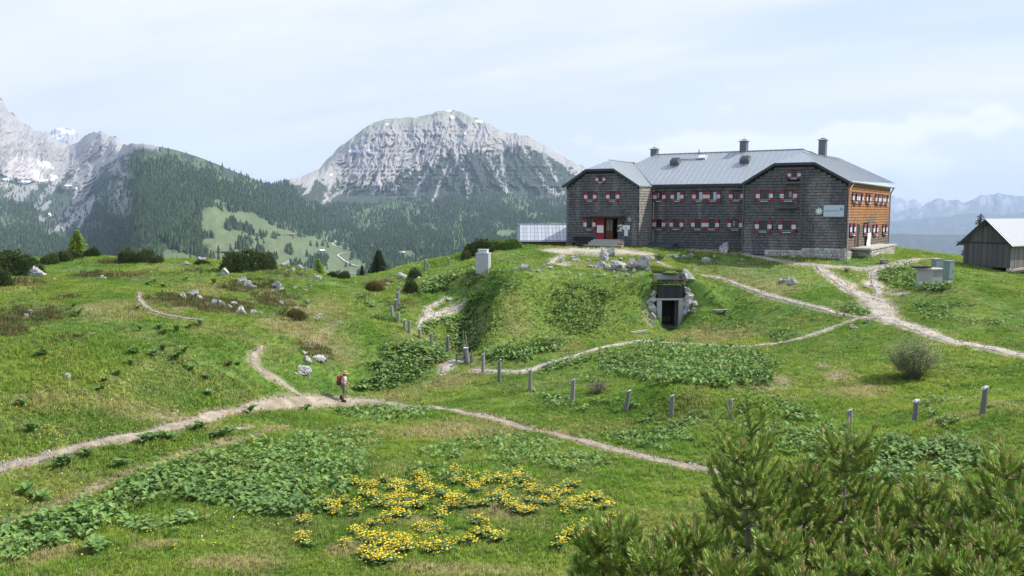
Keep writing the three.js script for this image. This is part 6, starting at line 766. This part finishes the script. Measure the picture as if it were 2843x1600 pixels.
// --- dwarf pine bushes on the hill and conifers behind the crest
function needleBush(n, w, h, d, cols, up = 0.75, len = 0.3) { const t = new Tris(); for (let i = 0; i < n; i++) { const a = rnd() * 6.283, e = Math.acos(rr(0, 1)), r = Math.pow(rr(0.25, 1), 0.4) * (0.78 + 0.4 * n3(Math.cos(a) * 2 + 5, e * 2, Math.sin(a) * 2)); const x = Math.cos(a) * Math.sin(e) * r * w / 2, z = Math.sin(a) * Math.sin(e) * r * d / 2, y = Math.cos(e) * r * h, dir = V(x * 0.4 + rr(-0.25, 0.25), up + rr(0, 0.3), z * 0.4 + rr(-0.25, 0.25)).normalize(), L = len * rr(0.7, 1.3), c = pick(cols).map((q) => q * rr(0.75, 1.3)), base = V(x, y - L * 0.4, z), o = rnd() * 6; for (let k = 0; k < 5; k++) { const ang = o + k * 1.257, sd = V(Math.cos(ang), 0.25, Math.sin(ang)), tip = base.clone().addScaledVector(dir, L).addScaledVector(sd, L * 0.42), wd = V(-Math.sin(ang), 0, Math.cos(ang)).multiplyScalar(L * 0.13), m = base.clone().addScaledVector(dir, L * 0.25); t.tri(m.clone().add(wd), m.clone().sub(wd), tip, c); } t.tri(base.clone().add(V(L * 0.1, 0, 0)), base.clone().sub(V(L * 0.1, 0, 0)), base.clone().addScaledVector(dir, L * 1.15), c); } return t.geo(); }
const pineCols = [[0.060, 0.094, 0.026], [0.085, 0.122, 0.032], [0.115, 0.155, 0.040]], bushMat = vcol({ roughness: 0.8 }), barkMat = std([0.15, 0.125, 0.10], { roughness: 1 });
{
  reseed(91);
  const geos = [needleBush(1500, 1, 1, 1, pineCols, 0.75, 0.1), needleBush(1500, 1, 1, 1, pineCols, 0.8, 0.09), needleBush(1300, 1, 1, 1, pineCols, 0.7, 0.11)], stemG = merge([0, 1, 2, 3, 4].map((k) => bar(V(0, -0.1, 0), V(Math.cos(k * 1.26) * 0.3, 0.55, Math.sin(k * 1.26) * 0.3), 0.025, 0.012, 5)));
  for (const [u, v, w, h, label] of [[40, 765, 120, 66, 'dark dwarf pine bush at the left edge beside white boulder'], [-10, 795, 90, 52, 'dark dwarf pine bush cut by the left picture edge'], [75, 752, 60, 36, 'smaller dwarf pine bush behind white boulder'], [135, 735, 60, 30, 'dwarf pine left of the larch on the crest'], [172, 726, 60, 30, 'low dwarf pine between crest bushes left of larch'], [200, 718, 50, 22, 'low dwarf pine at the foot of the larch'], [252, 712, 46, 24, 'dwarf pine right of the larch'], [350, 728, 60, 38, 'left half of the long dark dwarf pine on the crest'], [400, 730, 66, 38, 'middle of the long dark dwarf pine on crest'], [437, 731, 40, 22, 'right end of long dark dwarf pine on crest'], [650, 752, 90, 50, 'left part of the large dwarf pine on the rocky knoll'], [700, 752, 110, 58, 'central dome of the large dwarf pine on the rocky knoll'], [742, 745, 60, 44, 'right part of the large dwarf pine on the knoll'], [920, 772, 36, 18, 'low dwarf pine on the saddle edge'], [955, 772, 36, 20, 'second low dwarf pine on the saddle edge'], [1150, 775, 46, 30, 'dark shrub behind fence posts at the saddle'], [1330, 706, 90, 40, 'dark shrub left of the shed roof'], [1375, 690, 80, 26, 'light green shrub below the shed roof'], [1415, 690, 70, 26, 'rounded green shrub close to shed'], [1295, 722, 40, 26, 'dark shrub behind the tiled vent'], [1140, 812, 60, 36, 'dark rounded juniper behind the first fence posts'], [820, 885, 64, 28, 'brown heather cushion on the knoll'], [1040, 805, 70, 26, 'brownish juniper cushion at the saddle'], [560, 735, 50, 14, 'low dwarf pine on the crest by white slab']]) {
    const p = ground(u, v, 30) || at(u, v, 82), D = -p.z, W = w * D / FOCAL, H = h * D / FOCAL, brown = /brown/.test(label), light = /light green|rounded green/.test(label), t = thing('dwarf_pine', label, 'shrub', [p.x, p.y - 0.05, p.z - W * 0.15], rnd() * 6); if (brown) t.name = numbered('heather_cushion'); const c = part('foliage', pick(geos), brown ? (M.brownBush ||= vcol({ color: C(2.4, 1.35, 1.6), roughness: 1 })) : light ? (M.lightBush ||= vcol({ color: C(1.9, 2.1, 1.3), roughness: 0.9 })) : bushMat, t); c.scale.set(W * 1.1, H * 1.05, W * rr(0.7, 0.9)); const s = part('stem', stemG, barkMat, t); s.scale.set(W, H, W * 0.8);
  }
  // conifers with drooping boughs
  const spruceG = (cols, droop, dens, seed, wid = 0.24) => { reseed(seed); const t = new Tris(); for (let i = 0; i < dens; i++) { const y = 0.04 + 0.95 * Math.pow(i / dens, 1.12), R = wid * Math.pow(1 - y, 0.82) * rr(0.75, 1.15) + 0.012, a = i * 2.4 + rr(-0.3, 0.3), dir = V(Math.cos(a), 0, Math.sin(a)), sd = V(-dir.z, 0, dir.x), n = Math.max(3, Math.round(R * 36)); for (let k = 0; k < n; k++) { const f = (k + 0.5) / n, p = V(0, y, 0).addScaledVector(dir, R * f).add(V(0, -droop * R * f * f + 0.25 * droop * R * f, 0)), c = pick(cols).map((q) => q * rr(0.7, 1.35)), L = 0.06 * rr(0.7, 1.3) * (1.3 - f * 0.6); for (const s of [-1, 1, 0]) { const tip = p.clone().addScaledVector(dir, L * (s ? 0.5 : 1)).addScaledVector(sd, s * L * 0.85).add(V(0, -L * 0.35 + rr(-0.01, 0.01), 0)), wd = s ? dir.clone().multiplyScalar(L * 0.3) : sd.clone().multiplyScalar(L * 0.3); t.tri(p.clone().add(wd), p.clone().sub(wd), tip, c); } } } return t.geo(); };
  const dark = [[0.030, 0.050, 0.020], [0.042, 0.066, 0.022], [0.055, 0.082, 0.026]], larch = [[0.10, 0.165, 0.030], [0.13, 0.20, 0.035], [0.16, 0.23, 0.05]], blue = [[0.045, 0.07, 0.04], [0.06, 0.085, 0.05]];
  const larchMat = new THREE.MeshPhysicalMaterial({ color: C(2.1, 1.9, 1.5), vertexColors: true, roughness: 1, transmission: 0.4, thickness: 0, specularIntensity: 0.05, side: THREE.DoubleSide }); const gS = spruceG(dark, 0.45, 620, 101, 0.46), gS2 = spruceG(dark, 0.5, 260, 102, 0.3), gL = spruceG(larch, 0.15, 210, 103, 0.42), gB = spruceG(blue, 0.7, 90, 104, 0.26), trunkG = new THREE.CylinderGeometry(0.006, 0.024, 1, 8).translate(0, 0.5, 0);
  for (const [u, vb, vt, D, geo, label] of [[1053, 785, 692, 88, gS, 'broad dark spruce rising behind the saddle'], [1006, 785, 736, 90, gS2, 'slim small spruce left of the broad one'], [884, 775, 718, 92, gL, 'young bright green larch behind the rocky knoll'], [893, 775, 732, 93, gL, 'smaller bright larch touching the young larch behind knoll'], [1025, 785, 748, 92, gS2, 'small spruce squeezed beside the broad spruce'], [217, 725, 636, 84, gL, 'tall airy bright green larch on the left crest'], [205, 722, 660, 84.5, gL, 'shorter larch stem at the left of the crest larch'], [2714, 770, 592, 100, gB, 'grey green conifer behind the barn'], [2672, 770, 692, 96, gB, 'low conifer at the left rear corner of the barn'], [1122, 780, 735, 94, gS2, 'dark young spruce behind the saddle post']]) { const top = at(u, vt, D), bot = at(u, vb, D), H = top.y - bot.y + 0.6, t = thing('conifer_tree', label, 'tree', [bot.x, bot.y - 0.6, bot.z], rnd() * 6); const c = part('crown', geo, geo === gL ? larchMat : bushMat, t); c.scale.setScalar(H); const s = part('trunk', trunkG, barkMat, t); s.scale.setScalar(H); if (geo === gL) { c.scale.x = c.scale.z = H * 1.15; } }
  // willow bush and a bare reddish one
  const twig = (n, w, h, leafC, stemC, leafN) => { const t = new Tris(), s = new Tris(); for (let i = 0; i < n; i++) { const a = rnd() * 6.283, q = Math.sqrt(rnd()), e = V(Math.cos(a) * q * w / 2, h * rr(0.6, 1.05) * (1 - 0.35 * q * q), Math.sin(a) * q * w / 2), b = V(e.x * 0.15, -0.05, e.z * 0.15), m = b.clone().lerp(e, 0.5).add(V(e.x * 0.08, 0, e.z * 0.08)), c = stemC.map((v) => v * rr(0.7, 1.3)), wd = V(-Math.sin(a), 0, Math.cos(a)).multiplyScalar(0.009); for (const [p0, p1] of [[b, m], [m, e]]) { s.tri(p0.clone().add(wd), p0.clone().sub(wd), p1, c); s.tri(p0.clone().add(V(0, 0, 0.009)), p0.clone().sub(V(0, 0, 0.009)), p1, c); } for (let k = 0; k < leafN; k++) { const f = rr(0.35, 1), p = (f < 0.5 ? b.clone().lerp(m, f * 2) : m.clone().lerp(e, f * 2 - 1)).add(V(rr(-0.07, 0.07), rr(-0.05, 0.05), rr(-0.07, 0.07))), d = V(rr(-1, 1), rr(-0.2, 1), rr(-1, 1)).normalize().multiplyScalar(0.07), sd = V(-d.z, 0, d.x).multiplyScalar(0.4); t.tri(p.clone().add(sd), p.clone().sub(sd), p.clone().add(d), leafC.map((v) => v * rr(0.7, 1.35))); } } return [t.geo(), s.geo()]; };
  reseed(105); for (const [u, v, w, h, lc, sc, ln, n, label] of [[2535, 1052, 165, 135, [0.25, 0.28, 0.11], [0.30, 0.26, 0.2], 30, 420, 'round twiggy willow bush on the right slope'], [1660, 1092, 70, 46, [0.17, 0.13, 0.10], [0.24, 0.18, 0.15], 3, 160, 'bare reddish twiggy bush behind the fence'], [2350, 755, 20, 14, [0.08, 0.12, 0.04], [0.2, 0.16, 0.12], 6, 40, 'small leafy shrub beside the path below the hut'], [1830, 725, 34, 26, [0.06, 0.11, 0.035], [0.2, 0.16, 0.12], 16, 70, 'leafy green bush beside the lawn rocks']]) { const p = ground(u, v, 25), D = -p.z, [l, s] = twig(n, w * D / FOCAL, h * D / FOCAL, lc, sc, ln), t = thing('bush', label, 'bush', p.toArray()); part('leaves', l, bushMat, t); part('twigs', s, bushMat, t); }
}
// --- young mountain pines in the right foreground, near the photographer
{
  reseed(111);
  const needleCols = [[0.125, 0.185, 0.045], [0.15, 0.21, 0.05], [0.095, 0.15, 0.035], [0.19, 0.235, 0.07]], barkP = std([0.24, 0.195, 0.155], { roughness: 1 }), candleM = std([0.40, 0.24, 0.13], { roughness: 0.8 }), needleM = vcol({ color: C(2.05, 1.92, 1.3), roughness: 0.6 });
  const shoot = (t, a, b, dens, len) => { const d = V().subVectors(b, a), L = d.length(), ax = d.clone().normalize(), s1 = V(ax.y, -ax.x, 0.3).cross(ax).normalize(), s2 = V().crossVectors(ax, s1), n = Math.round(L * dens * 1.15); for (let i = 0; i < n; i++) { const f = rnd(), an = rnd() * 6.283, out = s1.clone().multiplyScalar(Math.cos(an)).addScaledVector(s2, Math.sin(an)), p = a.clone().addScaledVector(d, f), l = len * rr(0.75, 1.15), k = rr(0.35, 0.85) * (1 - 0.35 * f), tip = p.clone().addScaledVector(ax, l * 0.85).addScaledVector(out, l * k), w = V().crossVectors(ax, out).multiplyScalar(0.0034), c = pick(needleCols).map((q) => q * rr(0.7, 1.3)); const m = p.clone().lerp(tip, 0.55).addScaledVector(out, l * 0.06); t.tri(p.clone().add(w), p.clone().sub(w), m.clone().add(w), c).tri(m.clone().add(w), p.clone().sub(w), m.clone().sub(w), c).tri(m.clone().add(w), m.clone().sub(w), tip, c); } };
  const candleG = new THREE.CylinderGeometry(0.004, 0.008, 0.055, 7).translate(0, 0.0275, 0);
  const pines = [[2060, 1232, 2088, 1680, 6.3, 1.0, 'young pine with tall single leader left of centre in foreground group'], [2352, 1212, 2330, 1680, 6.9, 1.05, 'tallest young pine in middle of the foreground group'], [2228, 1300, 2262, 1680, 6.5, 0.85, 'young pine between the two tallest leaders'], [2568, 1345, 2545, 1690, 6.7, 0.9, 'young pine with open branches right of the middle'], [2806, 1275, 2790, 1700, 6.4, 1.0, 'young pine at the right picture edge'], [1690, 1455, 1735, 1720, 5.8, 0.85, 'low pine at the left end of the foreground group'], [1920, 1465, 1955, 1720, 5.9, 0.85, 'short pine left of the tall single leader'], [2440, 1470, 2430, 1720, 5.8, 0.8, 'short pine in front of the middle pines'], [2680, 1390, 2690, 1720, 6.9, 0.85, 'narrow pine second from the right edge'], [2160, 1490, 2150, 1740, 5.5, 0.7, 'low pine in front of the tall single leader'], [1810, 1530, 1830, 1740, 5.5, 0.7, 'small pine near the bottom edge left of group'], [2330, 1545, 2320, 1740, 5.3, 0.7, 'small pine near the bottom edge in the middle'], [2610, 1535, 2600, 1740, 5.4, 0.75, 'small pine near the bottom edge right of middle'], [2760, 1480, 2760, 1740, 5.6, 0.8, 'low bushy pine near the lower right corner'], [1640, 1480, 1660, 1740, 5.9, 0.6, 'lowest leftmost pine tuft of the foreground group'], [2500, 1420, 2480, 1720, 7.3, 0.8, 'pine half hidden behind the middle pines'], [2020, 1560, 2020, 1760, 5.3, 0.75, 'low pine at bottom edge below the tall single leader'], [2480, 1560, 2475, 1760, 5.2, 0.75, 'low pine at bottom edge below the short middle pine'], [2720, 1575, 2715, 1770, 5.2, 0.75, 'low pine at bottom edge near the right corner'], [2230, 1590, 2225, 1770, 5.1, 0.7, 'lowest pine at bottom edge between low pines'], [1870, 1500, 1880, 1740, 6.6, 0.8, 'bushy low pine behind the short left pine'], [2130, 1420, 2140, 1720, 7.2, 0.9, 'pine filling the gap right of the single leader'], [2420, 1380, 2410, 1720, 7.6, 0.9, 'pine filling the gap right of tallest pine'], [2640, 1460, 2640, 1720, 6.2, 0.85, 'bushy pine left of the narrow pine'], [1760, 1500, 1770, 1740, 6.3, 0.75, 'bushy low pine right of the left end pine'], [2840, 1400, 2840, 1720, 5.9, 0.9, 'pine cut off by the right picture edge']];
  for (const [ut, vt, ub, vb, D, big, label] of pines) {
    const top = at(ut, vt, D), bot = at(ub, vb, D), gy = height(bot.x, bot.z), dirv = V().subVectors(bot, top), base = top.clone().addScaledVector(dirv, (top.y - gy + 0.05) / (top.y - bot.y)), t = thing('young_pine', label, 'pine', base.toArray()), wood = [], needles = new Tris(), tips = [];
    const loc = (p) => p.clone().sub(base), T = loc(top), H = T.length(), axis = T.clone().normalize(); wood.push(bar(V(0, 0, 0), T.clone().multiplyScalar(0.6), 0.032 * big, 0.021 * big, 8), bar(T.clone().multiplyScalar(0.6), T, 0.021 * big, 0.007, 7)); shoot(needles, T.clone().multiplyScalar(1 - 0.34 / H), T.clone(), 820, 0.058); tips.push([T, axis]);
    for (let k = 0; k < 4; k++) { const a = k * 1.57 + rnd(); tips.push([T.clone().add(V(Math.cos(a) * 0.02, -0.012, Math.sin(a) * 0.02)), axis.clone().add(V(Math.cos(a) * 0.25, 0, Math.sin(a) * 0.25)).normalize(), 0.6]); }
    const seen = Math.min(H, 1.6); let y = 0.14, ring = 0; while (y < seen) { const n = y > 0.4 ? 6 : 5, R = Math.min(0.5, 0.14 + 0.27 * y) * big; for (let k = 0; k < n; k++) { const a = k / n * 6.283 + ring * 0.7 + rr(-0.3, 0.3), o = V(Math.cos(a), 0, Math.sin(a)), s = T.clone().addScaledVector(axis, -y), m = s.clone().addScaledVector(o, R * 0.62).add(V(0, R * 0.22, 0)), e = m.clone().addScaledVector(o, R * 0.38).add(V(0, R * rr(0.45, 0.8) + 0.04, 0)); wood.push(bar(s, m, 0.011 * big, 0.008, 5), bar(m, e, 0.008, 0.005, 5)); shoot(needles, m.clone().lerp(s, 0.6), m, 520, 0.05); shoot(needles, m, e, 860, 0.058); if (rnd() < 0.42) tips.push([e, V().subVectors(e, m).normalize()]); for (let b = 0; b < 2; b++) { const f = rr(0.4, 1), j = s.clone().lerp(m, f), sd = V(-o.z, 0, o.x).multiplyScalar(b ? 1 : -1), q = j.clone().addScaledVector(sd, rr(0.07, 0.13) * big).addScaledVector(o, 0.05).add(V(0, rr(0.06, 0.13), 0)); wood.push(bar(j, q, 0.006, 0.004, 4)); shoot(needles, j, q, 760, 0.052); if (rnd() < 0.15) tips.push([q, V().subVectors(q, j).normalize(), 0.7]); } } y += rr(0.135, 0.195); ring++; }
    part('trunk', merge(wood), barkP, t); part('needles', needles.geo(), needleM, t); for (const [p, d, s = 1] of tips) { const c = part('candle', candleG, candleM, t); c.position.copy(p); c.quaternion.setFromUnitVectors(UP, d); c.scale.setScalar(s * rr(0.8, 1.2)); }
  }
  // larch sapling behind them
  const P = (u, v) => at(u, v, 8.6), b0 = P(2085, 1420), gy = height(b0.x, b0.z - 0.0), base = V(b0.x, gy, b0.z), t = thing('larch_sapling', 'slender light green larch sapling behind the young pines', 'larch', base.toArray()), wood = [], soft = new Tris(), cols = [[0.17, 0.245, 0.05], [0.21, 0.285, 0.07], [0.14, 0.215, 0.04]];
  const limb = (pts, r) => { for (let i = 1; i < pts.length; i++) wood.push(bar(pts[i - 1], pts[i], r * (1 - (i - 1) / pts.length * 0.6), r * (1 - i / pts.length * 0.6), 5)); const cv = new THREE.CatmullRomCurve3(pts), L = cv.getLength(); if (r > 0.004) for (let s = 0.3 * L; s < L; s += 0.07) { const a = cv.getPoint(s / L), e = a.clone().add(V(rr(-0.16, 0.16), rr(0.02, 0.14), rr(-0.16, 0.16))); limb([a, a.clone().lerp(e, 0.5).add(V(0, 0.015, 0)), e], 0.0035); } for (let s = 0.15 * L; s < L; s += r > 0.004 ? 0.04 : 0.026) { const p = cv.getPoint(s / L); for (let q = 0; q < 16; q++) { const d = V(rr(-1, 1), rr(-0.3, 1), rr(-1, 1)).normalize().multiplyScalar(rr(0.028, 0.055)), w = V(-d.z, d.x * 0.3, d.x).normalize().multiplyScalar(0.005); soft.tri(p.clone().add(w), p.clone().sub(w), p.clone().add(d), pick(cols)); } } };
  const Q = (u, v, dz = 0) => { const p = P(u, v); p.z += dz; return p.sub(base); };
  limb([V(0, 0, 0), Q(2090, 1400), Q(2095, 1280), Q(2085, 1200), Q(2068, 1090)], 0.014); for (const pts of [[[2095, 1300, 0], [2040, 1240, 0.1], [1975, 1170, 0.15]], [[2092, 1330, 0], [2010, 1290, -0.1], [1930, 1215, -0.1]], [[2090, 1250, 0], [2110, 1200, 0.1], [2118, 1130, 0.1]], [[2095, 1320, 0], [2150, 1270, -0.1], [2165, 1190, -0.15]], [[2088, 1230, 0], [2050, 1180, -0.2], [2020, 1110, -0.2]], [[2092, 1350, 0], [2170, 1330, 0.2], [2200, 1260, 0.2]], [[2090, 1380, 0], [2010, 1360, 0.2], [1950, 1290, 0.2]], [[2086, 1200, 0], [2100, 1150, 0.2], [2090, 1110, 0.25]], [[2094, 1370, 0], [2040, 1330, -0.3], [2000, 1230, -0.3]], [[2030, 1235, 0.1], [2000, 1230, 0.2], [1990, 1190, 0.25]], [[2140, 1280, -0.1], [2140, 1230, -0.2], [2130, 1180, -0.2]]]) limb(pts.map((q) => Q(...q)), 0.008);
  part('trunk', merge(wood), std([0.26, 0.21, 0.14], { roughness: 1 }), t); part('foliage', soft.geo(), new THREE.MeshPhysicalMaterial({ color: C(1.7, 1.6, 1.4), vertexColors: true, roughness: 1, transmission: 0.4, thickness: 0, specularIntensity: 0.05, side: THREE.DoubleSide }), t);
}
renderer.render(scene, camera);
